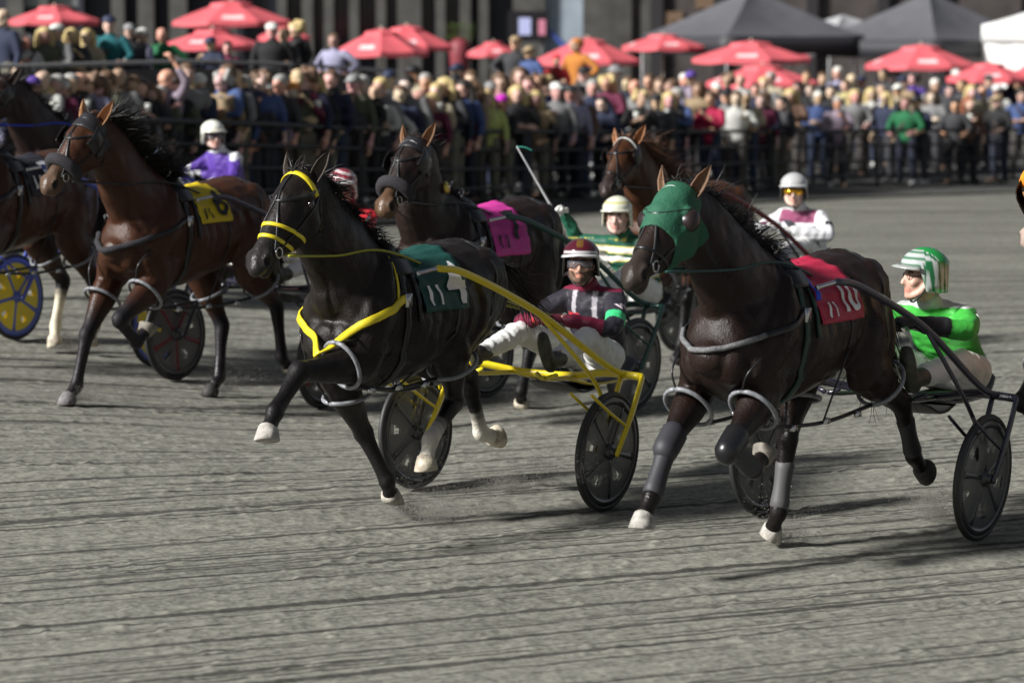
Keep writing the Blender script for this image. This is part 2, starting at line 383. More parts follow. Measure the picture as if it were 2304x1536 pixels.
HOOF_DARK = (.03, .028, .026)
def horse(key, label, coat, points=(.008, .007, .007), belly=None, muzzle=None, socks={}, hoofs={}, ear_in=None, mane_col=(.012, .009, .007), voxel=.011, mane_dir=(-.75, .12, .35), mane_len=.16, tail='back', cx=1., cw=1., mane_n=None, mane_w=.0065):
    X, Y, phi, xa, sc = RIG[key]; P = POSE[key]
    h = empty('horse', (X, Y, float(gz(X, Y))), math.atan2(-math.cos(phi), -math.sin(phi)), label, 'horse')
    h.scale = (sc, sc, sc)
    mb = MB(); cb = coat; bl = belly or coat; mz = muzzle or points
    ST = [(-1.17, 1.33, 1.13, .10), (-1.09, 1.43, 1.03, .19), (-.96, 1.51, .98, .245), (-.8, 1.545, .955, .27), (-.62, 1.52, .90, .28), (-.42, 1.482, .85, .29), (-.2, 1.49, .80, .285), (0, 1.55, .785, .25), (.15, 1.49, .80, .22), (.28, 1.39, .845, .205), (.38, 1.27, .92, .165), (.44, 1.18, 1.0, .10)]
    XF = lambda x: x if x < .05 else .05 + (x - .05) * cx
    ST = [(XF(x), a, b, c * (cw if x > .1 else 1)) for x, a, b, c in ST]
    mb.sweep([(x, 0, (a + b) / 2) for x, a, b, c in ST], [(c, (a - b) / 2) for x, a, b, c in ST], n=20, k=3, colors=[cb] * len(ST))
    # withers ridge, loins
    mb.sweep([(-.25, 0, 1.45), (-.05, 0, 1.515), (.12, 0, 1.50)], [(.05, .04), (.06, .055), (.07, .08)], colors=[cb] * 3, k=2)
    # neck and head
    pl = V(P['HD'][0]); mu = V(P['HD'][1]); d = (mu - pl).normalized(); yv = V((0, 1, 0)); yv = (yv - d * yv.dot(d)).normalized(); nn = yv.cross(d)
    if nn.x < 0: nn = -nn
    yv = d.cross(nn) * -1
    if yv.y < 0: yv = -yv
    HDF = lambda u, v, w: pl + d * u + yv * v + nn * w
    th = pl + d * .02 - nn * .10
    npts = [(-.02, 0, 1.30), (XF(.13), 0, 1.375), (XF(.27), 0, 1.50), (.27 + (th.x - .27) * .45, th.y * .4, 1.50 + (th.z - 1.50) * .5), (.27 + (th.x - .27) * .8, th.y * .8, 1.50 + (th.z - 1.50) * .84), tuple(th)]
    mb.sweep(npts, [(.20, .26), (.18, .275), (.145, .245), (.110, .195), (.092, .155), (.084, .122)], n=18, k=4, colors=[cb] * 6)
    HS = [(-.03, .092, .08, -.055), (.06, .122, .102, -.066), (.15, .155, .112, -.085), (.24, .150, .104, -.084), (.33, .122, .085, -.065), (.42, .086, .060, -.042), (.50, .070, .052, -.026), (.565, .064, .056, -.020), (.610, .044, .044, -.016)]
    hc = [cb, cb, cb, cb, cb, tuple((a + b) / 2 for a, b in zip(cb, mz)), mz, mz, mz]
    mb.sweep([HDF(u, 0, w) for u, b, a, w in HS], [(a, b) for u, b, a, w in HS], side=yv, n=18, k=3, colors=hc)
    for s in (-1, 1):
        mb.ell(HDF(.20, s * .065, -.15), (.085, .045, .085), cb)                  # jowl
        mb.ell(HDF(.135, s * .100, -.032), (.040, .032, .034), cb)                # brow over the eye
        mb.sweep([HDF(.16, s * .108, -.066), HDF(.33, s * .080, -.058)], [.022, .012], colors=[cb] * 2, k=1)   # cheek ridge
        mb.sweep([HDF(.515, s * .046, .006), HDF(.560, s * .056, -.002), HDF(.590, s * .046, -.026)], [.020, .024, .018], colors=[mz] * 3, k=2)   # nostril rim
    mb.sweep([HDF(.48, 0, -.070), HDF(.545, 0, -.085), HDF(.590, 0, -.086)], [(.036, .028), (.038, .026), (.030, .018)], colors=[mz] * 3, side=yv, k=2)  # chin
    # muscles
    for s in (-1, 1):
        S = 'L' if s > 0 else 'R'
        F = [V(p) for p in P['F' + S]]; H = [V(p) for p in P['H' + S]]
        mb.sweep([(-.03, s * .12, 1.40), (.10, s * .165 * cw, 1.22), (XF(.26), s * .165 * cw, 1.07)], [(.09, .12), (.11, .14), (.095, .12)], colors=[cb] * 3, k=2)
        mb.sweep([(XF(.26), s * .15 * cw, 1.08), F[0] + (F[1] - F[0]) * -.05, F[0] + (F[1] - F[0]) * .2], [(.10, .13), (.088, .12), (.075, .10)], colors=[cb] * 3, k=2)
        mb.sweep([(-.04, s * .15, 1.12), F[0] + V((-.06, 0, .03)), F[0] + (F[1] - F[0]) * .15], [(.08, .12), (.08, .09), (.06, .07)], colors=[cb] * 3, k=2)
        mb.ell((XF(.37), s * .085 * cw, 1.07), (.09, .085 * cw, .12), cb)
        mb.ell((-.9, s * .14, 1.33), (.17, .12, .17), cb)
        hip = V((-.86, s * .13, 1.30)); but = V((-1.06, s * .10, 1.24))
        mb.sweep([hip, (hip + H[0]) / 2 + V((.03, s * .03, 0)), H[0]], [(.12, .19), (.115, .19), (.10, .145)], colors=[cb] * 3, k=3)
        mb.sweep([but, (but + H[0]) / 2 + V((-.06, s * .01, 0)), H[0] + (H[1] - H[0]) * .3], [(.10, .13), (.10, .12), (.07, .09)], colors=[cb] * 3, k=3)
        def L(a, b, t): return a + (b - a) * t
        sk = socks.get('F' + S, 0); c1 = points; c3 = socks.get('col', (.5, .47, .4))
        lo = lambda lvl: c3 if sk >= lvl else c1
        mb.sweep([F[0], L(F[0], F[1], .3), L(F[0], F[1], .62), L(F[0], F[1], .86), F[1], L(F[1], F[2], .14), L(F[1], F[2], .5), L(F[1], F[2], .86), F[2], L(F[2], F[3], .4), L(F[2], F[3], .72)],
                 [(.088, .115), (.082, .103), (.062, .075), (.050, .058), (.056, .063), (.045, .052), (.035, .044), (.038, .047), (.047, .054), (.037, .043), (.044, .050)],
                 n=12, k=3, colors=[cb, cb, tuple((a + b) / 2 for a, b in zip(cb, c1)), c1, c1, c1, lo(3), lo(2), lo(2), lo(1), lo(1)])
        mb.ell(F[1] + (F[1] - F[0]).normalized() * .005, (.054, .05, .058), c1)
        sk2 = socks.get('H' + S, 0); lo2 = lambda lvl: c3 if sk2 >= lvl else c1
        bk = ((H[1] - H[0]).normalized() + (H[1] - H[2]).normalized()); bk = bk.normalized() if bk.length > .05 else V((-1, 0, 0))
        mb.sweep([H[0], L(H[0], H[1], .28), L(H[0], H[1], .6), L(H[0], H[1], .86), H[1], L(H[1], H[2], .16), L(H[1], H[2], .5), L(H[1], H[2], .87), H[2], L(H[2], H[3], .4), L(H[2], H[3], .72)],
                 [(.11, .155), (.097, .135), (.066, .092), (.050, .065), (.053, .068), (.047, .060), (.037, .047), (.040, .050), (.048, .055), (.038, .043), (.045, .050)],
                 n=12, k=3, colors=[cb, cb, cb, c1, c1, c1, lo2(3), lo2(2), lo2(2), lo2(1), lo2(1)])
        mb.sweep([L(H[0], H[1], .55) + bk * .045, H[1] + bk * .052, L(H[1], H[2], .3) + bk * .012], [.018, .026, .018], colors=[c1] * 3, k=2)
    me = solid(mb, voxel, 4, .5)
    # eye sockets, nostrils
    eyes = [HDF(.155, s * .115, -.056) for s in (-1, 1)]; nos = [HDF(.562, s * .078, -.010) for s in (-1, 1)]
    def fn(co, C):
        for q, r in [(n_, .030) for n_ in nos]:
            dd = np.linalg.norm((co - np.array(q)) * (1, 1, 1), axis=1); k = np.clip((1.5 - dd / r) * 2, 0, 1)[:, None]; C = C * (1 - k) + np.array((.003, .002, .002)) * k
        if belly is not None:
            k = np.clip((.98 - co[:, 2]) / .12, 0, 1) * np.clip((co[:, 2] - .7) / .1, 0, 1) * (np.abs(co[:, 0] + .35) < .6); C = C * (1 - k[:, None]) + np.array(belly) * k[:, None]
        nz = vnoise(co[:, 0] * 9 + 30, co[:, 2] * 9 + co[:, 1] * 7 + 50, 3) * .35 + .82
        return C * nz[:, None]
    paint(me, mb, fn)
    n = len(me.vertices); co = np.empty(n * 3, np.float32); me.vertices.foreach_get('co', co); co = co.reshape(-1, 3)
    nr = np.empty(n * 3, np.float32); me.vertices.foreach_get('normal', nr); nr = nr.reshape(-1, 3)
    wv = (vnoise(co[:, 0] * 11 + co[:, 1] * 6 + 90, co[:, 2] * 11 + 90, 11) - .5) * .014 + (vnoise(co[:, 0] * 26 + 90, co[:, 2] * 20 + co[:, 1] * 18 + 90, 12) - .5) * .005
    lg = np.clip((co[:, 2] - .75) / .2, .15, 1); co += nr * (wv * lg)[:, None]
    def crease(pts, w, dep, s_):
        nonlocal co
        c_ = np.array(catmull([(a, b, 0) for a, b in pts], 8))[:, :2]; sel = np.where((co[:, 1] * s_ > .05) & (co[:, 2] > .8))[0]; q_ = co[sel][:, (0, 2)]
        dd_ = np.full(len(sel), 9.)
        for p_ in c_: dd_ = np.minimum(dd_, np.hypot(q_[:, 0] - p_[0], q_[:, 1] - p_[1]))
        k_ = np.clip(1 - (dd_ / w) ** 2, 0, 1) ** 2; co[sel] -= nr[sel] * (k_ * dep)[:, None]
    for s_ in (-1, 1):
        crease([(.03, 1.52), (.15, 1.33), (XF(.26), 1.13)], .045, .012, s_); crease([(-.03, 1.42), (-.11, 1.22), (-.07, 1.0)], .05, .014, s_)
        crease([(.0, 1.46), (.09, 1.27), (.18, 1.13)], .032, -.008, s_); crease([(-.62, 1.38), (-.70, 1.20), (-.63, 1.02)], .06, .016, s_)
        crease([(-.98, 1.43), (-1.01, 1.2), (-.93, 1.0)], .04, .012, s_); crease([(.04, .99), (-.2, .93), (-.42, .92)], .014, -.006, s_)
        crease([(npts[4][0] + .02, npts[4][2] - .08), (.40, 1.44), (.34, 1.24)], .04, .014, s_); crease([(.16, 1.02), (.22, .9), (.25, .8)], .012, -.006, s_)
        for i_ in range(5): crease([(-.20 - .085 * i_, 1.32), (-.25 - .085 * i_, 1.18), (-.23 - .085 * i_, 1.03)], .026, .005, s_)
    qq = co - np.array(pl); uu = qq @ np.array(d); ww = qq @ np.array(nn); k = (uu > .49) * np.clip(1 - np.abs(ww + .066) / .008, 0, 1); co -= nr * (k * .009)[:, None]
    for q, s in zip(nos, (-1, 1)):
        dd = np.linalg.norm(co - np.array(q), axis=1); k = np.clip(1 - (dd / .030) ** 2, 0, 1)[:, None]; co += np.array(yv) * (-s * .03) * k
    me.vertices.foreach_set('co', co.ravel()); me.update()
    me.name = 'body'
    body = link('body', me, mat('horse_coat', attr=True, rough=.42, bump=.4, bscale=80, spec=.28), h)
    bvh = BVHTree.FromPolygons([v.co.copy() for v in me.vertices], [tuple(p.vertices) for p in me.polygons])
    for e in eyes:
        MB().ell(e, (.022, .016, .022)).build('eye', mat('horse_eye', (.01, .006, .004), .08, coat=1.), h)
    cm = body.data.materials[0]
    if 'rv' not in cm:
        cm['rv'] = 1; nt = cm.node_tree; nz_ = nt.nodes.new('ShaderNodeTexNoise'); nz_.inputs['Scale'].default_value = 6; nz_.inputs['Detail'].default_value = 6
        tc = nt.nodes.new('ShaderNodeTexCoord'); nt.links.new(tc.outputs['Object'], nz_.inputs['Vector']); mr = nt.nodes.new('ShaderNodeMapRange'); mr.inputs['From Min'].default_value = .35; mr.inputs['From Max'].default_value = .65; mr.inputs['To Min'].default_value = .28; mr.inputs['To Max'].default_value = .62
        nt.links.new(nz_.outputs['Fac'], mr.inputs['Value']); nt.links.new(mr.outputs[0], nt.nodes['Principled BSDF'].inputs['Roughness'])
    # ears
    for s in (-1, 1):
        b0 = HDF(.005, s * .07, -.045); dr = (-d * .75 + nn * .15 + yv * s * .42 + V((0, 0, .35))).normalized(); m_ = MB()
        fw = (nn * .8 + yv * s * .6).normalized(); fw = (fw - dr * fw.dot(dr)).normalized(); sd = dr.cross(fw)
        prof = [(0, .030), (.05, .036), (.10, .032), (.14, .018), (.175, .003)]
        for kk in (0, 1):
            for t, w in prof:
                for j in range(7):
                    a = R(-120 + 40 * j); r = w - (.006 if kk and w > .01 else 0)
                    m_.v.append(tuple(b0 + dr * t - fw * (math.cos(a) * r * .8) + sd * math.sin(a) * r + fw * .3 * r))
        for kk in (0, 1):
            for i in range(4):
                for j in range(6):
                    a = kk * 35 + i * 7 + j; f = (a, a + 1, a + 8, a + 7); m_.f.append(f if kk == 0 else f[::-1])
        for i in range(4):
            for j in (0, 6):
                a = i * 7 + j; m_.f.append((a, a + 7, a + 42, a + 35))
        m_.build('ear', mat('ear_' + key, ear_in or tuple(min(1, x * 1.7 + .01) for x in cb), .6), h)
    # hoofs
    for leg in ('FL', 'FR', 'HL', 'HR'):
        a, b = V(P[leg][2]), V(P[leg][3]); dd = (b - a).normalized(); rot = Matrix.Rotation(R(32), 3, 'Y')
        dn = rot @ dd
        if b.z < .16 and dd.z < -.4: dn = V((0, 0, -1))
        fwv = V((0, 1, 0)).cross(dn); fwv.normalize()
        if fwv.dot(rot @ V((0, 1, 0)).cross(dd)) < 0: fwv = -fwv
        co_ = a + dd * .105; so = a + dd * .165 + dn * .01 + fwv * .012
        sdv = V((0, 1, 0)); sdv = (sdv - dd * sdv.dot(dd)).normalized(); m_ = MB()
        for c, r1, r2, ax in ((co_ - dd * .01, .034, .040, dd), (co_, .050, .056, (dd + dn * .3).normalized()), (co_.lerp(so, .5), .057, .064, (dd + dn).normalized()), (so, .064, .073, dn), (so + dn * .006, .056, .065, dn)):
            f2 = ax.cross(sdv).normalized()
            for j in range(16):
                t = 2 * math.pi * j / 16; m_.v.append(tuple(c + sdv * r1 * math.cos(t) + f2 * r2 * math.sin(t)))
        for i in range(4):
            for j in range(16):
                q = i * 16 + j; p2 = i * 16 + (j + 1) % 16; m_.f.append((q, p2, p2 + 16, q + 16))
        m_.f.append(tuple(range(15, -1, -1))); m_.f.append(tuple(range(64, 80)))
        hcol = hoofs.get(leg, HOOF_DARK)
        m_.build('hoof', mat('hoof_%s' % ('%02d' % int(hcol[0] * 100)), hcol, .7, noise=.45, nscale=22, bump=.4, bscale=40), h)
    # mane, forelock, tail: tapering locks of hair
    def locks(name, roots, dirs, lens, w=.012, droop=.5, wav=.02, seg=6, m=None, wmul=1.):
        mb2 = MB()
        for r0, dr, ln in zip(roots, dirs, lens):
            p = V(r0); dr = V(dr).normalized(); pts = [p.copy()]; ph = random.random() * 6
            for i in range(seg):
                t = (i + 1) / seg
                dr = (dr + V((random.gauss(0, .10), random.gauss(0, .12) + wav * math.sin(ph + t * 5), random.gauss(0, .08) - droop * .18))).normalized()
                p = p + dr * ln / seg; pts.append(p.copy())
            mb2.sweep(pts, [(w * wmul * (1 - .9 * i / seg), w * .35 * (1 - .8 * i / seg)) for i in range(seg + 1)], side=(random.random() - .5, 1, random.random() - .5), n=4, k=1, flat=True, cap=False)
        mb2.build(name, m, h)
    hm = mat('hair_' + key, mane_col, .45, noise=.5, nscale=20)
    # crest line by rays from above/behind the neck
    crest = []
    for i in range(26):
        t = i / 25
        c = V((.02, 0, 1.42)).lerp(V(npts[2]), t * 2) if t < .5 else V(npts[2]).lerp(V(npts[5]), (t - .5) * 2)
        nb = V((-.80, 0, .62)) if t < .8 else V((-.6, 0, .8))
        hit = bvh.ray_cast(c + nb.normalized() * .6, -nb.normalized(), .6)
        crest.append(hit[0] if hit[0] else c)
    n = mane_n or (620 if voxel < .012 else 420); ro = []; di = []; le = []
    for i in range(n):
        t = random.random(); f = t * 24; a = crest[int(f)].lerp(crest[int(f) + 1], f % 1)
        ro.append(a + V((.01, random.gauss(0, .010), -.012))); di.append(V(mane_dir) + V((random.gauss(0, .25), random.gauss(0, .35), random.gauss(0, .25)))); le.append(mane_len * random.uniform(.6, 1.35))
    locks('mane', ro, di, le, w=mane_w, droop=.55, m=hm)
    ro = [HDF(-.01, random.gauss(0, .02), .025) for _ in range(26)]
    locks('forelock', ro, [(-.4 + random.gauss(0, .4), random.gauss(0, .5), .5) for _ in ro], [random.uniform(.05, .10) for _ in ro], w=.006, droop=.9, m=hm)
    mbt = MB(); ro = []; di = []; le = []
    if tail == 'back': tp = [(-1.13, 0, 1.38), (-1.24, .0, 1.36), (-1.36, .02, 1.27), (-1.46, .04, 1.16)]; dv = V((-.8, .05, -.2)); droop = .8
    else: tp = [(-1.13, 0, 1.38), (-1.22, 0, 1.33), (-1.30, 0, 1.20), (-1.33, 0, 1.02)]; dv = V((-.25, 0, -1)); droop = .8
    mbt.sweep(tp, [.045, .04, .032, .018], n=8, k=3); mbt.build('tail_dock', hm, h)
    cp = catmull(tp, 6)
    for i in range(420):
        a = V(cp[random.randrange(len(cp))]); ro.append(a + V((0, random.gauss(0, .02), random.gauss(0, .02)))); di.append(dv + V((random.gauss(0, .18), random.gauss(0, .22), random.gauss(0, .22)))); le.append(random.uniform(.22, .46) * (.7 if tail == 'back' else 1.1))
    locks('tail', ro, di, le, w=.0065, droop=droop, m=hm, seg=7)
    return dict(h=h, body=body, bvh=bvh, HDF=HDF, d=d, nn=nn, yv=yv, P=P, sc=sc, key=key, pl=pl, crest=crest, npts=npts)
# ------------------------------------------------------------------ harness on the horses
LEATHER = mat('black_leather', (.012, .012, .013), .35, noise=.2)
PATENT = mat('black_patent', (.01, .01, .011), .3)
BUCKLE = mat('steel_buckle', (.6, .6, .6), .25, 1.)
YELLOW = mat('yellow_strap', (.72, .58, .02), .45, noise=.12)
GREYP = mat('grey_hobble_plastic', (.20, .205, .22), .35, noise=.3)
FLEECE_B = mat('black_fleece', (.03, .027, .032), .95, bump=1., bscale=160, noise=.3, nscale=90)
FLEECE_G = mat('grey_fleece', (.42, .42, .43), .95, bump=1., bscale=160, noise=.2, nscale=90)
def on(bvh, p, off=.006):
    r = bvh.find_nearest(V(p))
    return r[0] + r[1] * off, r[1]
def strap(T, name, pts, w, th, m, k=7, off=.003, closed=False):
    P = catmull([tuple(p) for p in pts], k); a = [on(T['bvh'], p, off) for p in P]
    q = [x[0] for x in a]; nn_ = [x[1] for x in a]
    for _ in range(2):
        q = [q[0]] + [(q[i - 1] + q[i] * 2 + q[i + 1]) / 4 for i in range(1, len(q) - 1)] + [q[-1]]
        nn_ = [nn_[0]] + [(nn_[i - 1] + nn_[i] * 2 + nn_[i + 1]) / 4 for i in range(1, len(q) - 1)] + [nn_[-1]]
    return MB().ribbon(q, nn_, w, th).build(name, m, T['h'])
def band(T, name, c, ax, ref, w, th, m, a0=0, a1=360, n=40, off=.003, R0=.55, rnd=None, maxr=9.):
    """a band round the body: rays towards c in the plane square to ax"""
    ax = V(ax).normalized(); ref = V(ref); ref = (ref - ax * ref.dot(ax)).normalized(); s2 = ax.cross(ref); q = []; nn_ = []
    for i in range(n + 1):
        a = R(a0 + (a1 - a0) * i / n); dr = ref * math.cos(a) + s2 * math.sin(a)
        hit = T['bvh'].ray_cast(V(c) + dr * R0, -dr, R0)
        if hit[0] is None or (hit[0] - V(c)).length > maxr: continue
        nr = (hit[1] - ax * hit[1].dot(ax)); nr = nr.normalized() if nr.length > .2 else dr
        q.append(hit[0] + nr * off); nn_.append(nr)
    if len(q) < 3: return None
    mb = MB()
    if rnd: mb.sweep([p + v * rnd * .6 for p, v in zip(q, nn_)], [rnd], side=ax, n=10, k=1)
    else: mb.ribbon(q, nn_, w, th)
    return mb.build(name, m, T['h'])
def cable(parent, name, pts, r, m, k=6, n=6, segs=None):
    o = MB().sweep(catmull(pts, k), [r], side=(0, 1, .1), n=n, k=1, flat=True).build(name, m, parent)
    return o
def bridle(T, brow=LEATHER, brow_w=.022, nose=LEATHER, nose_w=.018, noses=(.40,), blinkers=True, roll=None, over=True, open_cup=False):
    H = T['HDF']; d = T['d']; nn = T['nn']; yv = T['yv']; par = T['h']
    c = lambda u: H(u, 0, -.065)
    band(T, 'browband', c(.075), (d * .92 + nn * .40), nn, brow_w, .004, brow, -100, 100)
    band(T, 'crownpiece', H(.03, 0, -.09), (d * .6 - nn * .8), (nn + d * .5), .02, .004, LEATHER, -95, 95)
    for u in noses: band(T, 'noseband', c(u), (d * .9 - nn * .25), nn, nose_w, .005, nose, -150, 150, R0=.24, maxr=.16)
    for s in (-1, 1):
        strap(T, 'cheek_strap', [H(.06, s * .13, -.10), H(.22, s * .13, -.09), H(.34, s * .11, -.075), H(.46, s * .09, -.055)], .016, .004, LEATHER)
        strap(T, 'throat_latch', [H(.05, s * .12, -.12), H(.14, s * .12, -.19), H(.17, s * .05, -.26)], .014, .004, LEATHER)
        r, nv = on(T['bvh'], H(.475, s * .10, -.055), .008)
        mb = MB(); rg = []
        for i in range(17):
            a = i * math.pi / 8; rg.append(tuple(r + d * math.cos(a) * .026 + nn * math.sin(a) * .026))
        mb.sweep(rg, [.0045], side=yv, n=6, k=1, flat=True); mb.build('bit_ring', BUCKLE, par)
        if blinkers:
            mb = MB(); e = H(.155, s * .125, -.056); mb2 = MB()
            for i in range(9):
                for j in range(9):
                    a = (i - 4) / 4 * .075; b = (j - 4) / 4 * .065
                    bulge = .045 * (1 - (a / .1) ** 2) * (1 - (b / .09) ** 2)
                    mb.v.append(tuple(e + d * a + (-nn) * (b - .012) + yv * s * (bulge - .012 + (.0 if b > 0 else -.25 * b))))
            for i in range(8):
                for j in range(8):
                    q = i * 9 + j; mb.f.append((q, q + 1, q + 10, q + 9))
            o = mb.build('blinker', mat('black_patent', (.01, .01, .011), .12, coat=.6), par)
            so = o.modifiers.new('t', 'SOLIDIFY'); so.thickness = .005
    if over:
        strap(T, 'overcheck', [H(-.02, 0, .05), H(.06, .0, .06), H(.18, .004, .06), H(.3, .03, .04), H(.44, .07, .0), H(.5, .09, -.03)], .013, .004, LEATHER)
        strap(T, 'overcheck', [H(.18, -.004, .06), H(.3, -.03, .04), H(.44, -.07, .0), H(.5, -.09, -.03)], .013, .004, LEATHER)
    if roll is not None:
        MB().sweep([H(.40, s_ * a, b) for s_, a, b in ((-1, .070, -.135), (-1, .098, -.085), (-1, .088, -.01), (-1, .045, .045), (1, 0, .058), (1, .045, .045), (1, .088, -.01), (1, .098, -.085), (1, .070, -.135))], [roll * .6, roll * .9, roll, roll, roll, roll, roll, roll * .9, roll * .6], side=d, n=14, k=4).build('shadow_roll', FLEECE_B, par)
    return par
def saddle_and_girth(T, m=LEATHER, rein_m=LEATHER):
    par = T['h']
    band(T, 'girth', (-.07, 0, 1.18), (1, 0, .05), (0, 0, 1), .055, .010, m, 0, 360, n=56)
    band(T, 'saddle_pad', (-.09, 0, 1.18), (1, 0, .05), (0, 0, 1), .17, .022, LEATHER, -42, 42, n=24)
    band(T, 'girth', (-.15, 0, 1.18), (1, 0, .05), (0, 0, 1), .03, .012, m, -95, 95, n=40)
    for s in (-1, 1):
        p, nv = on(T['bvh'], (-.08, s * .10, 1.62), .03)
        mb = MB(); mb.sweep([tuple(p + V((0, math.sin(i * .785) * .022, .026 + math.cos(i * .785) * .022))) for i in range(9)], [.005], side=(1, 0, 0), n=6, k=1, flat=True)
        mb.tube([tuple(p - nv * .02), tuple(p + nv * .012)], .01); mb.build('terret', BUCKLE, par)
        p, nv = on(T['bvh'], (-.08, s * .4, 1.30), .012)
        MB().box(p, (.05, .02, .07)).build('buckle', BUCKLE, par)
    p, nv = on(T['bvh'], (-.05, 0, 1.65), .02)
    MB().sweep([tuple(p), tuple(p + V((.0, 0, .04))), tuple(p + V((-.03, 0, .065)))], [.009, .007, .008], n=8, k=3).build('check_hook', BUCKLE, par)
def drape(T, name, x0, x1, a0, a1, m, off=.012, nx=14, na=46, wr=.006, x1b=None, mb_only=False, c=(1.20)):
    mb = MB(); bvh = T['bvh']
    for i in range(na + 1):
        a = R(a0 + (a1 - a0) * i / na)
        for j in range(nx + 1):
            f = abs(a) / R(max(abs(a0), abs(a1))); xe = x1 + ((x1b if x1b is not None else x1) - x1) * f
            x = x0 + (xe - x0) * j / nx
            dr = V((0, math.sin(a), math.cos(a))); o = V((x, 0, c)) + dr * .8
            hit = bvh.ray_cast(o, -dr, .8); p = hit[0] if hit[0] else V((x, 0, c)) + dr * .3
            w = wr * math.sin(x * 40 + a * 5) * math.sin(a * 9 + x * 13) + wr * .6 * math.sin(a * 23 + x * 7)
            mb.v.append(tuple(p + dr * (off + w + .012 * f * f)))
    for i in range(na):
        for j in range(nx):
            q = i * (nx + 1) + j; mb.f.append((q, q + nx + 1, q + nx + 2, q + 1))
    o = mb.build(name, m, T['h']); so = o.modifiers.new('t', 'SOLIDIFY'); so.thickness = .004; so.offset = -1
    return o
def cloth_text(T, parent, name, txt, xc, ang, size, m, off=.022, c=1.20, squeeze=.85, rad=.33, bold=.0):
    me = text_mesh(txt, size); bm = bmesh.new(); bm.from_mesh(me)
    bmesh.ops.subdivide_edges(bm, edges=[e for e in bm.edges if e.calc_length() > .03], cuts=3)
    bmesh.ops.triangulate(bm, faces=bm.faces[:]); bmesh.ops.subdivide_edges(bm, edges=[e for e in bm.edges if e.calc_length() > .02], cuts=2); bmesh.ops.triangulate(bm, faces=bm.faces[:])
    wr = .006; sg = 1 if ang > 0 else -1
    for v in bm.verts:
        x = xc - sg * v.co.x * squeeze; a = R(ang) - sg * v.co.y / rad
        dr = V((0, math.sin(a), math.cos(a))); hit = T['bvh'].ray_cast(V((x, 0, c)) + dr * .8, -dr, .8)
        p = hit[0] if hit[0] else V((x, 0, c)) + dr * .3
        w = wr * math.sin(x * 40 + a * 5) * math.sin(a * 9 + x * 13) + wr * .6 * math.sin(a * 23 + x * 7)
        v.co = p + dr * (off + w + .012 * (a / R(78)) ** 2)
    bm.to_mesh(me); bm.free(); me.materials.clear()
    return link(name, me, m, parent)
def collar(T, m, w=.05, th=.012, rnd=None, k=6, drop=0., name='breast_collar'):
    if rnd: collar(T, LEATHER, w=.035, th=.008, drop=drop)
    pts = [(-.05, .30, 1.30), (.10, .30, 1.24), (.30, .22, 1.18 - drop), (.46, .09, 1.12 - drop), (.50, 0, 1.10 - drop), (.46, -.09, 1.12 - drop), (.30, -.22, 1.18 - drop), (.10, -.30, 1.24), (-.05, -.30, 1.30)]
    P = catmull(pts, k); a = [on(T['bvh'], p, .005) for p in P]; mb = MB()
    for _ in range(5): a = [a[0]] + [((a[i - 1][0] + a[i][0] + a[i + 1][0]) / 3, (a[i - 1][1] + a[i][1] + a[i + 1][1]).normalized()) for i in range(1, len(a) - 1)] + [a[-1]]
    a = [(on(T['bvh'], p, .008)[0] if (on(T['bvh'], p, .008)[0] - p).dot(v) > 0 else p, v) for p, v in a]
    if rnd: a = a[len(a) // 4:-(len(a) // 4)]
    if rnd: mb.sweep([tuple(x[0] + x[1] * rnd * .6) for x in a], [(rnd, rnd * 1.0)], side=(0, 0, 1), n=10, k=1)
    else: mb.ribbon([x[0] for x in a], [x[1] for x in a], w, th)
    return mb.build(name, m, T['h'])
def hobbles(T, m=GREYP):
    P = T['P']; par = T['h']; ends = {}
    for leg in ('FL', 'FR', 'HL', 'HR'):
        a, b = V(P[leg][0]), V(P[leg][1]); f = .30 if leg[0] == 'F' else .42
        c = a.lerp(b, f); ax = (b - a).normalized(); ax = (ax * .75 + V((0, 0, -1)) * .5 + V((.25, 0, 0)) * (-1 if leg[0] == 'H' else 1)).normalized()
        ref = V((1, 0, 0)); ref = (ref - ax * ref.dot(ax)).normalized(); s2 = ax.cross(ref); pts = []
        ra, rb = (.145, .115) if leg[0] == 'F' else (.150, .125)
        for i in range(25):
            t = i * math.pi / 12; pts.append(tuple(c + ref * ra * math.cos(t) + s2 * rb * math.sin(t)))
        MB().sweep(pts, [(.0125, .011)], side=ax, n=8, k=1, flat=True).build('hobble_loop', m, par)
        ends[leg] = (c - ref * ra, c + ref * ra)
        s = 1 if leg[1] == 'L' else -1
    for s in ('L', 'R'):
        p, q = ends['F' + s][0], ends['H' + s][1]; sy = .02 * (1 if s == 'L' else -1)
        mid = (p + q) / 2 + V((0, sy, -.03))
        cable(par, 'hobble_strap', [tuple(p), tuple(mid), tuple(q)], .011, LEATHER)
        for f in (.2, .5, .8): MB().box(p.lerp(q, f) + V((0, sy * 2, -.02)), (.05, .022, .03), taper=.8).build('buckle', BUCKLE, par)
        y = .33 * (1 if s == 'L' else -1)
        top, nv = on(T['bvh'], (-.45, y * .3, 1.6), .01)
        strap(T, 'hobble_hanger', [top, (-.48, y, 1.3), (-.46, y, 1.05)], .014, .004, LEATHER)
        cable(par, 'hobble_hanger', [tuple(on(T['bvh'], (-.46, y, 1.05), .008)[0]), tuple(mid)], .006, LEATHER)
        e = ends['F' + s][1]; tp = on(T['bvh'], (.30, y * .6, 1.10), .008)[0]
        cable(par, 'hobble_hanger', [tuple(tp), tuple((tp + e) / 2 + V((.05, 0, 0))), tuple(e)], .006, LEATHER)
        # hanger over the croup to the hind loop
        strap(T, 'hobble_hanger', [on(T['bvh'], (-.85, y * .2, 1.65))[0], (-.88, y * 1.1, 1.35), (-.84, y * 1.1, 1.1)], .014, .004, LEATHER)
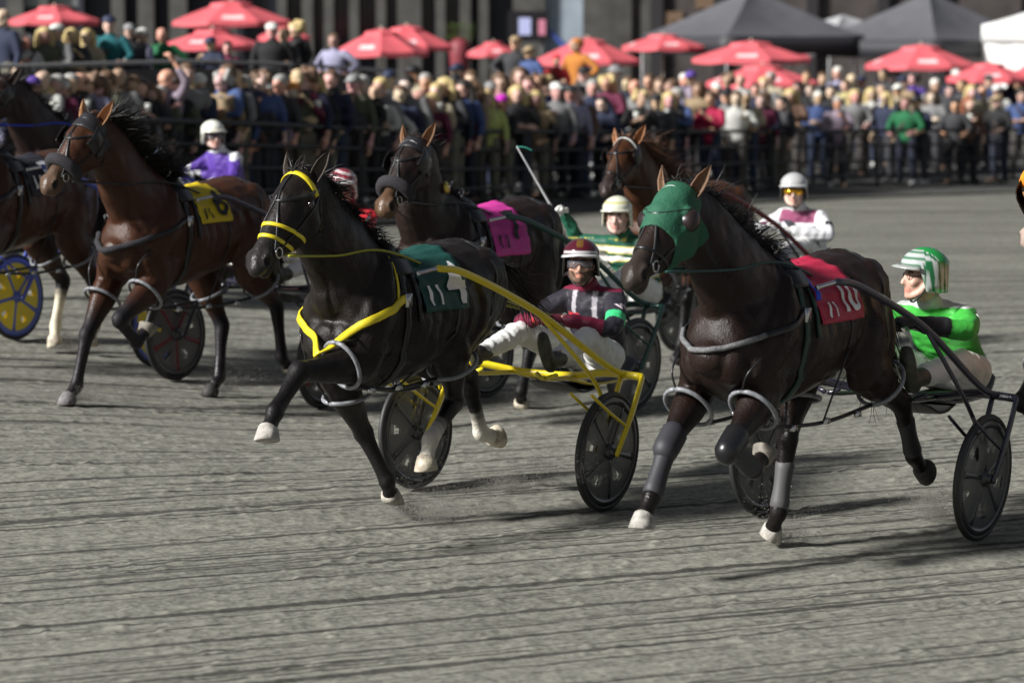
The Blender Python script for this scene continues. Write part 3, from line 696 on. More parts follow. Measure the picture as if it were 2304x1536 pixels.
def reins(T, hands, m=LEATHER, cols=None, name='rein', sk=1.):
    """both long reins: bit, terret, driver's hands (hands in the unscaled frame of the team)"""
    sc = T['sc']; H = T['HDF']
    for s in (-1, 1):
        a = H(.475, s * .11, -.075); b, _ = on(T['bvh'], (-.08, s * .20, 1.58), .03)
        mid = V(((a.x + b.x) * .5, s * .19, (a.z + b.z) * .5 - .01))
        hit = T['bvh'].ray_cast(V((mid.x, s * .6, mid.z)), V((0, -s, 0)), .6)
        if hit[0] is not None: mid.y = s * max(abs(hit[0].y) + .015, .12)
        hd = V(hands) / sc; hd = V((hd.x, hd.y + s * .03, hd.z))
        q = b.lerp(hd, .5) + V((0, s * .03, -.03))
        cable(T['h'], name, [tuple(a), tuple(mid), tuple(b), tuple(q), tuple(hd)], .007, m, k=8)
    # check rein along the crest
    pts = [H(-.04, 0, -.0) + V((0, 0, .02))] + [T['crest'][i] + V((-.0, 0, .03)) for i in (22, 14, 8, 3)] + [V((-.05, 0, 1.64))]
    cable(T['h'], 'check_rein', [tuple(p) for p in pts], .006, LEATHER, k=5)
def boots(T, legs, m, r=.056, f0=.1, f1=.9, name='leg_boot'):
    for leg in legs:
        a, b = V(T['P'][leg][1]), V(T['P'][leg][2])
        mb = MB(); mb.sweep([a.lerp(b, f0), a.lerp(b, (f0 + f1) / 2), a.lerp(b, f1)], [(r, r * 1.08), (r * .86, r), (r * 1.02, r * 1.1)], n=14, k=4)
        mb.build(name, m, T['h'])
def hood(T, m, umax=.30, cups=True):
    """cloth hood: the skin of the head lifted by a few millimetres, open at the eyes and the ears"""
    me = T['body'].data; d, nn, yv, pl = T['d'], T['nn'], T['yv'], T['pl']
    bm = bmesh.new(); bm.from_mesh(me); dele = []
    for v in bm.verts:
        q = v.co - pl; u = q.dot(d); w = q.dot(nn); y = q.dot(yv)
        ok = -.02 < u < umax + .12 * max(0, min(1, (-w - .05) / .12)) - .2 * max(0, min(1, (-w - .17) / .06)) and abs(y) < .2 and w > -.26
        if (u - .155) ** 2 + (w + .056) ** 2 < .034 ** 2 and abs(y) > .05: ok = False
        if u < .05 and w < -.12: ok = False
        if not ok: dele.append(v)
    bmesh.ops.delete(bm, geom=dele, context='VERTS')
    bm.normal_update()
    for v in bm.verts: v.co += v.normal * .008
    bd = [v for v in bm.verts if v.is_boundary]
    for _ in range(10):
        nw = {}
        for v in bd:
            nb = [e.other_vert(v).co for e in v.link_edges if e.is_boundary]
            if len(nb) == 2: nw[v] = v.co * .4 + (nb[0] + nb[1]) * .3
        for v, c_ in nw.items(): v.co = c_
    m2 = bpy.data.meshes.new('hood'); bm.to_mesh(m2); bm.free(); m2.materials.clear()
    if 'Col' in m2.color_attributes: m2.color_attributes.remove(m2.color_attributes['Col'])
    o = link('hood', m2, m, T['h']); so = o.modifiers.new('t', 'SOLIDIFY'); so.thickness = .004
    for s in ((-1, 1) if cups else ()):
        e = T['HDF'](.155, s * .118, -.056); mb = MB(); n = 16
        for k_, (rr, o_) in enumerate([(.052, .0), (.050, .028), (.036, .046), (.012, .054)]):
            for j in range(n):
                a = 2 * math.pi * j / n; mb.v.append(tuple(e + d * math.cos(a) * rr * 1.15 + nn * math.sin(a) * rr + yv * s * (o_ - .012)))
        for i in range(3):
            for j in range(n): mb.f.append((i * n + j, i * n + (j + 1) % n, (i + 1) * n + (j + 1) % n, (i + 1) * n + j))
        mb.f.append(tuple(range(3 * n, 4 * n)))
        mb.build('eye_cup', mat('dark_cup', (.02, .012, .012), .3), T['h'])
# ------------------------------------------------------------------ sulkies
def wheel(par, name_y, y, xa, m_tyre, m_rim, m_spoke, m_cover, z=.355, camber=0., spin=0.):
    r0 = .355
    w = empty('wheel', (xa, y, z)); w.parent = par; w.rotation_euler = (R(camber), spin, 0)
    def ring(rr, half, prof, n=64):
        mb = MB(); m = len(prof)
        for i in range(n):
            a = 2 * math.pi * i / n
            for (dr, dy) in prof: mb.v.append(((rr + dr) * math.cos(a), dy, (rr + dr) * math.sin(a)))
        for i in range(n):
            for j in range(m):
                a = i * m + j; b = i * m + (j + 1) % m; c = ((i + 1) % n) * m
                mb.f.append((a, b, c + (j + 1) % m, c + j))
        return mb
    ring(.335, .02, [(.020 * math.cos(t), .019 * math.sin(t)) for t in [k * math.pi / 5 for k in range(10)]]).build('tyre', m_tyre, w)
    ring(.30, .02, [(.022, -.017), (.022, .017), (.0, .020), (-.022, .013), (-.022, -.013), (.0, -.020)]).build('rim', m_rim, w)
    for k in range(5):
        a = k * 2 * math.pi / 5 + .3; mb = MB(); dr = V((math.cos(a), 0, math.sin(a)))
        mb.sweep([tuple(dr * .03), tuple(dr * .16), tuple(dr * .285)], [(.020, .036), (.019, .025), (.017, .032)], side=(0, 1, 0), n=8, k=3, flat=True)
        mb.build('spoke', m_spoke, w)
    mb = MB(); mb.sweep([(0, -.055, 0), (0, .055, 0)], [.026], side=(1, 0, 0), n=16, k=1, flat=True); mb.sweep([(0, -.03, 0), (0, .03, 0)], [.048], side=(1, 0, 0), n=16, k=1, flat=True); mb.build('hub', m_rim, w)
    # thin disc cover with five openings between the spokes
    n = 90; mb = MB(); rr = [.045, .10, .15, .19, .23, .282]
    for s in (-1, 1):
        base = len(mb.v)
        for i in range(n):
            a = 2 * math.pi * i / n
            for r in rr: mb.v.append((r * math.cos(a), s * .016 * (1.1 - r * 1.2), r * math.sin(a)))
        for i in range(n):
            ph = ((i / n * 5 - .3 * 5 / (2 * math.pi)) % 1)
            for j in range(len(rr) - 1):
                if j in (2, 3) and .42 < ph < (.62 if j == 3 else .56): continue
                a = base + i * len(rr) + j; b = base + ((i + 1) % n) * len(rr) + j
                mb.f.append((a, a + 1, b + 1, b) if s > 0 else (a, b, b + 1, a + 1))
    mb.build('wheel_cover', m_cover, w)
    return w
def sulky(key, label, m_frame, m_tyre, m_rim, m_spoke, m_cover, shaft_front=(-.25, .34, 1.50), seat_m=None, m_shaft=None):
    X, Y, phi, xa, sc = RIG[key]; g = float(gz(X, Y)); th = math.atan2(-math.cos(phi), -math.sin(phi))
    s_ = empty('racing_sulky', (X, Y, g), th, label, 'sulky', 'racing sulkies')
    m_shaft = m_shaft or m_frame
    def ground(x, y):
        wx = X + x * math.cos(th) - y * math.sin(th); wy = Y + x * math.sin(th) + y * math.cos(th)
        return float(gz(wx, wy)) - g
    for sgn in (1, -1):
        dz = ground(xa, sgn * .7)
        wheel(s_, '', sgn * .70, xa, m_tyre, m_rim, m_spoke, m_cover, z=.355 + dz, camber=-3 * sgn, spin=random.random())
        zt = .77; xe = xa - .28
        for yy, nm in ((sgn * .765, 'fork'), (sgn * .62, 'fork')):
            mb = MB(); mb.sweep([(xe, yy, zt), (xe + .12, yy, .56 + dz * .5), (xa, yy, .34 + dz)], [(.012, .024), (.012, .026), (.011, .022)], side=(0, 1, 0), n=8, k=3)
            mb.build(nm, m_frame, s_)
            mb = MB(); mb.sweep([(xa + .27, yy, .72), (xa + .08, yy, .60), (xa - .10, yy, .50 + dz * .5)], [.010], n=8, k=2); mb.build('fork_brace', m_frame, s_)
        cable(s_, 'fork_bridge', [(xe, sgn * .765, zt), (xe, sgn * .62, zt + .0)], .017, m_frame)
        # upper shaft, lower brace
        fx, fy, fz = shaft_front
        mb = MB(); mb.sweep([(fx, sgn * fy, fz), (fx - .25, sgn * (fy + .02), fz - .05), (-1.1, sgn * .43, 1.19), (xa - .15, sgn * .60, .84), (xe - .04, sgn * .66, zt)], [.020, .021, .021, .020, .020], side=(0, 1, 0), n=10, k=5)
        mb.build('shaft', m_shaft, s_)
        mb = MB(); mb.sweep([(-1.12, sgn * .44, 1.165), (xa - .02, sgn * .56, .80), (xa - .12, sgn * .60, .62)], [.013], n=8, k=4); mb.build('shaft_brace', m_frame, s_)
        cable(s_, 'shaft_tug', [(fx, sgn * fy, fz), (fx + .16, sgn * (fy - .03), fz - .02)], .013, BUCKLE)
        # foot rest
        mb = MB(); mb.sweep([(xa - .42, sgn * .22, .72), (xa - .1, sgn * .25, .74), (xa + .02, sgn * .26, .76)], [.014], n=8, k=3); mb.build('foot_bar', m_frame, s_)
        mb = MB(); mb.sweep([(xa + .0, sgn * .20, .78), (xa + .02, sgn * .26, .755), (xa + .0, sgn * .34, .78)], [.014], n=8, k=3); mb.build('stirrup', m_frame, s_)
    # arch: one tube from wheel to wheel
    mb = MB(); mb.sweep([(xa - .28, .765, .77), (xa - .30, .5, .775), (xa - .38, .22, .73), (xa - .40, 0, .72), (xa - .38, -.22, .73), (xa - .30, -.5, .775), (xa - .28, -.765, .77)], [(.024, .017)], side=(0, 0, 1), n=10, k=5, flat=True)
    mb.build('arch', m_frame, s_)
    for sgn in (-1, 1):
        cable(s_, 'seat_rail', [(xa - .38, sgn * .16, .71), (-2.15, sgn * .15, .64), (-2.62, sgn * .12, .63)], .013, m_frame)
    mb = MB(); mb.sweep([(-2.05, 0, .665), (-2.25, 0, .655), (-2.5, 0, .665), (-2.68, 0, .73)], [(.17, .022), (.19, .028), (.18, .028), (.13, .018)], side=(0, 1, 0), n=14, k=4)
    mb.build('seat', seat_m or mat('black_vinyl', (.02, .02, .02), .45), s_)
    MB().sweep([(xa - .44, .0, .66), (xa - .6, 0, .60), (xa - .8, 0, .63)], [(.16, .010), (.17, .012), (.15, .01)], side=(0, 1, 0), n=10, k=3).build('mud_apron', mat('black_apron', (.03, .03, .03), .5), s_)
    return s_
# ------------------------------------------------------------------ people
SKIN = mat('skin', attr=True, rough=.5, bump=.15, bscale=120)
CLOTH = mat('silk_jacket', attr=True, rough=.55, spec=.35, bump=.5, bscale=26, noise=.06, nscale=14)
WHITEPANT = mat('white_racing_trousers', attr=True, rough=.5, bump=.6, bscale=22)
def hand(mb, w, d, n, s, c, curl=1., sc=1.):
    w = V(w); d = V(d).normalized(); n = V(n); n = (n - d * n.dot(d)).normalized(); l = d.cross(n) * s
    mb.sweep([w - d * .02 * sc, w + d * .03 * sc, w + d * .085 * sc], [(.026 * sc, .019 * sc), (.040 * sc, .017 * sc), (.040 * sc, .013 * sc)], side=l, n=10, k=2, colors=[c] * 3)
    for i, (ln, off) in enumerate(((.072, -.031), (.080, -.0105), (.076, .0105), (.058, .031))):
        p = w + d * (.080 - abs(off) * .15) * sc + l * off * sc; a = 0; pts = [p]
        for sg, an in ((.45, 45), (.32, 60), (.25, 45)):
            a += an * curl * (1 + .06 * i); dr = d * math.cos(R(a)) + n * math.sin(R(a)); p = p + dr * ln * sg * sc; pts.append(p)
        mb.sweep(pts, [.0092 * sc, .0088 * sc, .0082 * sc, .0068 * sc], side=l, n=7, k=2, colors=[c] * 4)
    p = w + d * .028 * sc - l * .036 * sc; dr = (-l * .55 + d * .75 + n * .35).normalized(); p1 = p + dr * .032 * sc; p2 = p1 + (dr * .6 + n * .5 * curl + l * .45 * curl).normalized() * .026 * sc
    mb.sweep([p - dr * .01, p, p1, p2], [.013 * sc, .0125 * sc, .010 * sc, .008 * sc], side=n, n=7, k=2, colors=[c] * 4)
def head_pieces(mb, c, Rm, skin, s=1., lip=None, detail=True):
    P = lambda x, y, z: V(c) + Rm @ V((x * s, y * s, z * s)); yv = Rm @ V((0, 1, 0)); sk = skin
    mb.ell(P(-.012, 0, .030), (.098 * s, .078 * s, .092 * s), sk, rot=Rm)
    mb.sweep([P(.030, 0, .05), P(.045, 0, .0), P(.047, 0, -.045), P(.045, 0, -.092)], [(.066 * s, .055 * s), (.062 * s, .046 * s), (.050 * s, .040 * s), (.028 * s, .026 * s)], side=yv, n=16, k=3, colors=[sk] * 4)
    mb.sweep([P(.075, 0, -.088), P(.05, 0, -.10)], [.024 * s, .02 * s], colors=[sk] * 2, k=1)
    for q in (-1, 1):
        mb.sweep([P(-.005, q * .062, -.03), P(.03, q * .05, -.072), P(.065, q * .02, -.095)], [.020 * s, .018 * s, .016 * s], colors=[sk] * 3, k=2)   # jaw
        mb.ell(P(.062, q * .038, -.022), (.024 * s, .022 * s, .02 * s), sk)                 # cheek
        mb.sweep([P(.082, q * .012, .028), P(.078, q * .045, .026)], [.010 * s, .009 * s], colors=[sk] * 2, k=1)   # brow ridge
        if detail: mb.sweep([P(-.010, q * .078, .012), P(-.014, q * .086, -.005), P(-.008, q * .080, -.028)], [(.017 * s, .006 * s), (.018 * s, .007 * s), (.010 * s, .006 * s)], side=Rm @ V((1, 0, 0)), colors=[sk] * 3, k=2, n=8)
    mb.sweep([P(.086, 0, .022), P(.100, 0, -.005), P(.112, 0, -.026), P(.092, 0, -.034)], [(.009 * s, .010 * s), (.011 * s, .012 * s), (.015 * s, .012 * s), (.014 * s, .008 * s)], side=yv, n=8, k=2, colors=[sk] * 4)
    if detail:
        lp = lip or tuple(a * b for a, b in zip(sk, (.82, .58, .56)))
        mb.sweep([P(.078, -.024, -.060), P(.093, 0, -.056), P(.078, .024, -.060)], [.006 * s], side=(0, 0, 1), n=6, k=2, colors=[lp] * 3)
        mb.sweep([P(.078, -.020, -.067), P(.091, 0, -.069), P(.078, .020, -.067)], [.007 * s], side=(0, 0, 1), n=6, k=2, colors=[lp] * 3)
def limb(mb, pts, rad, c, side=(0, 1, 0), n=12, k=3):
    mb.sweep(pts, rad, side=side, n=n, k=k, colors=[c] * len(pts))
def seated_driver(key, label, skin, jacket_fn, helmet_fn, glove, trouser=(.75, .75, .72), yaw=0., pitch=0., hands=None, elbows=None, beard=None, goggles='clear', visor=.045, wr_dir=None, hx=(0, 0, 0), brim_col=None, lean=0., knee_up=0., psc=1.):
    X, Y, phi, xa, sc = RIG[key]; g = float(gz(X, Y)); th = math.atan2(-math.cos(phi), -math.sin(phi))
    o = empty('person', (X, Y, g), th, label, 'driver', 'sulky drivers')
    if psc != 1:
        o.scale = (psc,) * 3; q = V((-2.38 * (1 - psc), 0, .66 * (1 - psc))); o.location = (X + q.x * math.cos(th), Y + q.x * math.sin(th), g + q.z)
    hx = V(hx)
    HC = V((-2.17, 0, 1.405)) + hx; N = V((-2.27, 0, 1.25)) + hx; Cc = V((-2.36, 0, 1.06)) + hx * .7; Wst = V((-2.40, 0, .90)) + hx * .3; Pv = V((-2.38, 0, .78))
    Rm = Matrix.Rotation(R(yaw), 3, 'Z') @ Matrix.Rotation(R(pitch), 3, 'Y')
    Sh = {s: V((-2.32, s * .185, 1.185)) + hx * .9 for s in (-1, 1)}
    hands = hands or {1: (-1.86, .05, 1.07), -1: (-1.86, -.05, 1.07)}; elbows = elbows or {1: (-2.05, .33, 1.0), -1: (-2.05, -.33, 1.0)}
    Hd = {s: V(hands[s]) for s in (-1, 1)}; El = {s: V(elbows[s]) for s in (-1, 1)}
    Hp = {s: V((-2.34, s * .10, .775)) for s in (-1, 1)}; Kn = {s: V((-1.93, s * .25, .95 + knee_up)) for s in (-1, 1)}; An = {s: V((xa - .05, s * .27, .86)) for s in (-1, 1)}
    # body, continuous under the clothes
    mb = MB(); head_pieces(mb, HC, Rm, skin)
    mb.sweep([Wst, Cc, N - V((0, 0, .03)), N + V((.02, 0, .03)), HC + V((-.025, 0, -.05))], [(.13, .09), (.15, .09), (.065, .055), (.052, .056), (.052, .056)], side=(0, 1, 0), n=16, k=3, colors=[skin] * 5)
    mb.sweep([Pv, Wst], [(.14, .10), (.13, .09)], side=(0, 1, 0), colors=[skin] * 2, k=2)
    for s in (-1, 1):
        limb(mb, [Sh[s], El[s], Hd[s].lerp(El[s], .12)], [.045, .036, .026], skin)
        limb(mb, [Hp[s], Kn[s], An[s]], [.075, .05, .036], skin)
    me = solid(mb, .0085, 3)
    def sf(co, C):
        L = (co - np.array(HC)) @ np.array(Rm)        # into the head's frame
        b = (np.abs(L[:, 0] - .084) < .03) & (np.abs(L[:, 2] - .036) < .0055) & (np.abs(np.abs(L[:, 1]) - .032) < .017)
        C = np.where(b[:, None], np.array((.05, .03, .02)), C)
        if beard:
            m = (L[:, 2] < -.030 - .022 * np.clip(1.6 - np.abs(L[:, 1]) / .03, 0, 1)) & (L[:, 2] > -.135) & (L[:, 0] > -.005) & ~((np.abs(L[:, 2] + .063) < .010) & (np.abs(L[:, 1]) < .026))
            m |= (np.abs(L[:, 2] + .047) < .006) & (np.abs(L[:, 1]) < .028) & (L[:, 0] > .05)
            C = np.where(m[:, None], np.array(beard), C)
        return C
    paint(me, mb, sf); me.name = 'body'; link('body', me, SKIN, o)
    for s in (-1, 1):
        e = HC + Rm @ V((.070, s * .031, .012)); m_ = MB(); m_.ell(e, (.013, .013, .013)); m_.build('eye', mat('eye_white', (.7, .68, .65), .2), o)
        MB().ell(e + Rm @ V((.0095, 0, 0)), (.005, .006, .006)).build('iris', mat('iris', (.03, .02, .015), .1), o)
        mb = MB(); w = Hd[s]; dr = (Hd[s] - El[s]).normalized(); hand(mb, w - dr * .06, dr * .9 + V((.2, 0, 0)), V((0, -s * .6, -.9)) if not wr_dir else V(wr_dir[s]), s, glove, .95)
        gm = solid(mb, .0045, 1); paint(gm, None, lambda co, C: C * 0 + np.array(glove)); gm.name = 'glove'; link('glove', gm, mat('glove', attr=True, rough=.6), o)
    # jacket
    mb = MB(); c0 = (.5, .5, .5)
    mb.sweep([Pv + V((-.05, 0, -.04)), Wst + V((-.02, 0, -.01)), Cc, Cc.lerp(N, .55), N, N + V((.02, 0, .035))], [(.19, .135), (.175, .13), (.19, .135), (.185, .12), (.085, .08), (.062, .064)], side=(0, 1, 0), n=18, k=3, colors=[c0] * 6)
    for s in (-1, 1):
        limb(mb, [Sh[s] + V((0, -s * .04, .0)), Sh[s].lerp(El[s], .35), El[s], El[s].lerp(Hd[s], .5), El[s].lerp(Hd[s], .84)], [.075, .066, .058, .052, .038], c0)
        limb(mb, [N + V((0, s * .03, -.03)), Sh[s] + V((0, 0, -.0))], [.06, .072], c0)
    me = solid(mb, .010, 4)
    n = len(me.vertices); co = np.empty(n * 3, np.float32); me.vertices.foreach_get('co', co); co = co.reshape(-1, 3)
    wv = (vnoise(co[:, 0] * 26 + co[:, 2] * 18 + 100, co[:, 1] * 20 + 100, 5) - .5) * .014 + (vnoise(co[:, 2] * 45 + 100, (co[:, 0] + co[:, 1]) * 22 + 100, 8) - .5) * .008
    nr = np.empty(n * 3, np.float32); me.vertices.foreach_get('normal', nr); co2 = co + nr.reshape(-1, 3) * wv[:, None]; me.vertices.foreach_set('co', co2.ravel()); me.update()
    arm = {}
    for s in (-1, 1):                                           # parameter along each sleeve for the pattern
        def t_along(co, s=s):
            a, b, c = np.array(Sh[s]), np.array(El[s]), np.array(Hd[s])
            def seg(p, q):
                d = q - p; t = np.clip(((co - p) @ d) / (d @ d), 0, 1); return t, np.linalg.norm(co - (p + t[:, None] * d), axis=1)
            t1, d1 = seg(a, b); t2, d2 = seg(b, c); return np.where(d1 < d2, t1, 1 + t2), np.minimum(d1, d2)
        arm[s] = t_along
    jb = BVHTree.FromPolygons([v.co.copy() for v in me.vertices], [tuple(p.vertices) for p in me.polygons])
    paint(me, None, lambda co, C: jacket_fn(co, arm, N, Cc)); me.name = 'jacket'; link('jacket', me, CLOTH, o)
    mb = MB(); MB.sweep(mb, [N + V((.01, 0, .01)), N + V((.03, 0, .055))], [(.066, .07), (.062, .066)], side=(0, 1, 0), n=16, k=2); 
    cm = mb.mesh('collar'); paint(cm, None, lambda co, C: jacket_fn(co, arm, N, Cc) if len(co) else C); link('collar', cm, CLOTH, o)
    # trousers and boots
    mb = MB(); limb(mb, [Pv + V((-.03, 0, .07)), Pv, Pv + V((.02, 0, -.03))], [(.165, .12), (.18, .13), (.15, .09)], trouser, n=16)
    for s in (-1, 1):
        limb(mb, [Hp[s] + V((-.05, 0, 0)), Hp[s].lerp(Kn[s], .4), Kn[s], Kn[s].lerp(An[s], .3), Kn[s].lerp(An[s], .65), Kn[s].lerp(An[s], .86)], [.112, .098, .076, .068, .062, .048], trouser)
    me = solid(mb, .011, 4)
    n = len(me.vertices); co = np.empty(n * 3, np.float32); me.vertices.foreach_get('co', co); co = co.reshape(-1, 3); nr = np.empty(n * 3, np.float32); me.vertices.foreach_get('normal', nr)
    wv = (vnoise(co[:, 0] * 34 + 100, co[:, 2] * 22 + co[:, 1] * 20 + 100, 6) - .5) * .016; me.vertices.foreach_set('co', (co + nr.reshape(-1, 3) * wv[:, None]).ravel()); me.update()
    paint(me, None, lambda co, C: C * 0 + np.array(trouser)); me.name = 'trousers'; link('trousers', me, WHITEPANT, o)
    for s in (-1, 1):
        a = An[s]; mb = MB(); up = V((-.35, 0, .9)).normalized()
        limb(mb, [a + V((-.10, 0, .0)), a, a + V((.02, 0, -.03))], [.052, .050, .045], (.03, .03, .03))
        limb(mb, [a + V((.0, 0, -.04)), a + V((.045, 0, .02)), a + V((.08, 0, .11)), a + V((.09, 0, .16))], [(.042, .045), (.044, .040), (.046, .032), (.036, .02)], (.03, .03, .03))
        bm_ = solid(mb, .010, 3); bm_.name = 'boot'; link('boot', bm_, mat('driver_boot', (.05, .05, .035), .5, noise=.5, nscale=30), o)
    # helmet
    mb = MB(); n = 84; rings = []
    for i in range(15):
        t = i / 14; ring = []
        for j in range(n):
            a = 2 * math.pi * j / n; front = math.cos(a)
            low = .050 if front > .55 else (.050 - .115 * sst(.55, .15, front)) 
            zt_ = .145 * math.cos(t * math.pi / 2); zz = .145 * (1 - t) ** .0 * math.cos(t * math.pi / 2)
            th_ = t * math.pi / 2; rz = .130 * math.cos(th_); rx = .142 * math.sin(th_); ry = .124 * math.sin(th_)
            ring.append((rx, ry, rz, a, low))
        rings.append(ring)
    def hp(i, j, k=1.):
        rx, ry, rz, a, low = rings[i][j]
        if i < 11: return V((-.012 + rx * k * math.cos(a), ry * k * math.sin(a), .040 + rz * k))
        f = (i - 10) / 4; rx, ry, rz, a, low = rings[10][j]; z0 = .040 + rz * k
        bul = 1.04 if f < .6 else 1.02
        return V((-.012 + rx * k * math.cos(a) * (1 + .05 * math.sin(f * 1.5)), ry * k * math.sin(a) * (1 + .05 * math.sin(f * 1.5)), z0 + (low - z0) * f))
    for k in (1., .9):
        for i in range(15):
            for j in range(n): mb.v.append(tuple(HC + Rm @ hp(i, j, k)))
    for q in (0, 1):
        for i in range(14):
            for j in range(n):
                a = q * 15 * n + i * n + j; b = q * 15 * n + i * n + (j + 1) % n; f = (a, b, b + n, a + n); mb.f.append(f[::-1] if q else f)
    for j in range(n):
        a = 14 * n + j; b = 14 * n + (j + 1) % n; mb.f.append((a, b, b + 15 * n, a + 15 * n))
    hm = mb.mesh('helmet'); paint(hm, None, lambda co, C: helmet_fn((co - np.array(HC)) @ np.array(Rm)))
    link('helmet', hm, mat('helmet_shell', attr=True, rough=.18, coat=.5), o)
    mb = MB()
    for r_, z_, dz in ((.0, .072, 0), (visor, .056, 0)):
        for j in range(13):
            a = R(-62 + 124 * j / 12); k = math.cos(a) ** .6
            mb.v.append(tuple(HC + Rm @ V((-.012 + (.138 + r_ * k) * math.cos(a), (.122 + r_ * .3) * math.sin(a), z_ - .010 * abs(math.sin(a))))))
    for j in range(12): mb.f.append((j, j + 1, j + 14, j + 13))
    vm = mb.mesh('visor'); paint(vm, None, lambda co, C: C * 0 + np.array(brim_col or (.7, .7, .68))); vo = link('visor', vm, mat('helmet_shell'), o); so = vo.modifiers.new('t', 'SOLIDIFY'); so.thickness = .008
    for s in (-1, 1): cable(o, 'chin_strap', [tuple(HC + Rm @ V(p)) for p in ((.0, s * .088, -.02), (.02, s * .07, -.07), (.045, s * .03, -.118), (.05, 0, -.124))], .005, mat('black_webbing', (.02, .02, .02), .7))
    if goggles:
        mb = MB()
        for i in range(2):
            for j in range(15):
                a = R(-72 + 144 * j / 14); nose = (1 - abs(j - 7) / 1.8) if abs(j - 7) < 1.8 else 0
                zt = .034 if i == 0 else (-.012 + .022 * nose)
                mb.v.append(tuple(HC + Rm @ V((.012 + .096 * math.cos(a), .084 * math.sin(a), zt))))
        for j in range(14): mb.f.append((j, j + 1, j + 16, j + 15))
        gmats = {'clear': mat('clear_lens', (.12, .12, .14), .05, alpha=.42, coat=1.), 'mirror': mat('amber_mirror_lens', (.75, .38, .03), .12, .85), 'dark': mat('smoked_lens', (.05, .04, .04), .05, alpha=.75, coat=1.)}
        go = mb.build('goggles', gmats[goggles], o); so = go.modifiers.new('t', 'SOLIDIFY'); so.thickness = .003
        top = [tuple(V(mb.v[j])) for j in range(15)]; cable(o, 'goggle_frame', top, .0035, mat('black_webbing'), k=1)
        if goggles != 'mirror': cable(o, 'goggle_frame', [tuple(V(mb.v[15 + j])) for j in range(15)], .0028, mat('black_webbing'), k=1)
    return dict(o=o, HC=HC, N=N, Hd=Hd, El=El, Sh=Sh, Rm=Rm, jb=jb)
def letters_on(parent, txt, c, nrm, up, size, m, name='lettering', jb=None):
    me = text_mesh(txt, size, .002); nrm = V(nrm).normalized(); up = V(up); up = (up - nrm * up.dot(nrm)).normalized(); rt = up.cross(nrm)
    for v in me.vertices: x, y, z = v.co; v.co = V(c) + rt * x + up * y + nrm * (z + .004 - (x * x) * 3.)
    if jb:
        bm = bmesh.new(); bm.from_mesh(me); bmesh.ops.triangulate(bm, faces=bm.faces[:]); bmesh.ops.subdivide_edges(bm, edges=[e for e in bm.edges if e.calc_length() > .012], cuts=2); bm.to_mesh(me); bm.free()
        for v in me.vertices:
            r = jb.find_nearest(v.co); v.co = v.co.lerp(r[0], .0) if (v.co - r[0]).length > .09 else r[0] + r[1] * .004
    return link(name, me, m, parent, smooth=False)
# ------------------------------------------------------------------ apron, steps, plaza
def crowd_step(X): return float(np.interp(X, [-12, -6, 0, 3, 6, 12], [.10, .10, .12, .10, .05, .05]))
NROW = 7
def floor_z(X, k): return float(gz(X, 40.)) + .04 + crowd_step(X) * min(k, NROW)
ASPH = mat('asphalt', (.05, .05, .05), .85, noise=.35, nscale=6, bump=.4, bscale=40)
CONC = mat('step_concrete', (.16, .16, .155), .85, noise=.3, nscale=4)
xs = np.linspace(-14, 24, 77)
def strip(name, f0, f1, z, m, kind='structure', thick=None):
    mb = MB()
    for x in xs:
        a = float(rail_Y(x)) + f0; b = float(rail_Y(x)) + f1
        zz = z(x); lo = zz - .9
        mb.v += [(x, a, lo), (x, a, zz), (x, b, zz)]
    for i in range(len(xs) - 1):
        q = i * 3; mb.f += [(q, q + 3, q + 4, q + 1), (q + 1, q + 4, q + 5, q + 2)]
    o = mb.build(name, m, smooth=False); tag(o, kind=kind); return o
strip('apron', -2.6, .9, lambda x: float(gz(x, 40.)) + .03, mat('dark_apron_dirt', (.045, .045, .04), .9, noise=.5, nscale=3, bump=.5, bscale=30))
for k in range(1, NROW):
    strip('spectator_step', .9 + (k - 1) * .78, .9 + k * .78, lambda x, k=k: floor_z(x, k), CONC)
strip('plaza', .9 + (NROW - 1) * .78, 60, lambda x: floor_z(x, NROW), ASPH)

# ------------------------------------------------------------------ rail along the track
FENCE = mat('black_rail_paint', (.012, .013, .018), .4)
fo = empty('rail_fence', (0, 40, 0), 0, 'long black rail fence with three bars along the crowd side of the track', 'fence')
fx = list(np.arange(-13, 20, 2.2))
def fz(x): return float(gz(x, 40.)) + .03
for h_ in (1.05, .78, .50, .22):
    cable(fo, 'rail', [(x, float(rail_Y(x)) - 40, fz(x) + h_) for x in fx], .035 if h_ > 1 else .026, FENCE, k=2)
for x in fx:
    MB().box((x, float(rail_Y(x)) - 40, fz(x) + .52), (.06, .06, 1.08)).build('post', FENCE, fo, smooth=False)
# upper terrace guard rail on the left
UP = empty('terrace_guard', (0, 0, 0), 0, 'dark guard wall with a pale top rail in front of the upper terrace', 'guard rail')
def terr(x): return float(rail_Y(x)) + .9 + (NROW - 1) * .78 - .05
tx = list(np.arange(-13.5, -1.6, .9))
mb = MB()
for x in tx: mb.v += [(x, terr(x), floor_z(x, 7) - .1), (x, terr(x), floor_z(x, 7) + .86), (x, terr(x) + .06, floor_z(x, 7) + .86), (x, terr(x) + .06, floor_z(x, 7) - .1)]
for i in range(len(tx) - 1):
    for j in range(3): q = i * 4 + j; mb.f.append((q, q + 4, q + 5, q + 1))
mb.build('guard_panel', mat('dark_guard_panel', (.03, .03, .035), .5, noise=.3, nscale=2), UP, smooth=False)
cable(UP, 'top_rail', [(x, terr(x) + .03, floor_z(x, 7) + .95) for x in tx], .03, mat('grey_top_rail', (.25, .25, .25), .4), k=1)
for x in tx[::2]: cable(UP, 'post', [(x, terr(x) + .03, floor_z(x, 7)), (x, terr(x) + .03, floor_z(x, 7) + .95)], .025, FENCE, k=1)

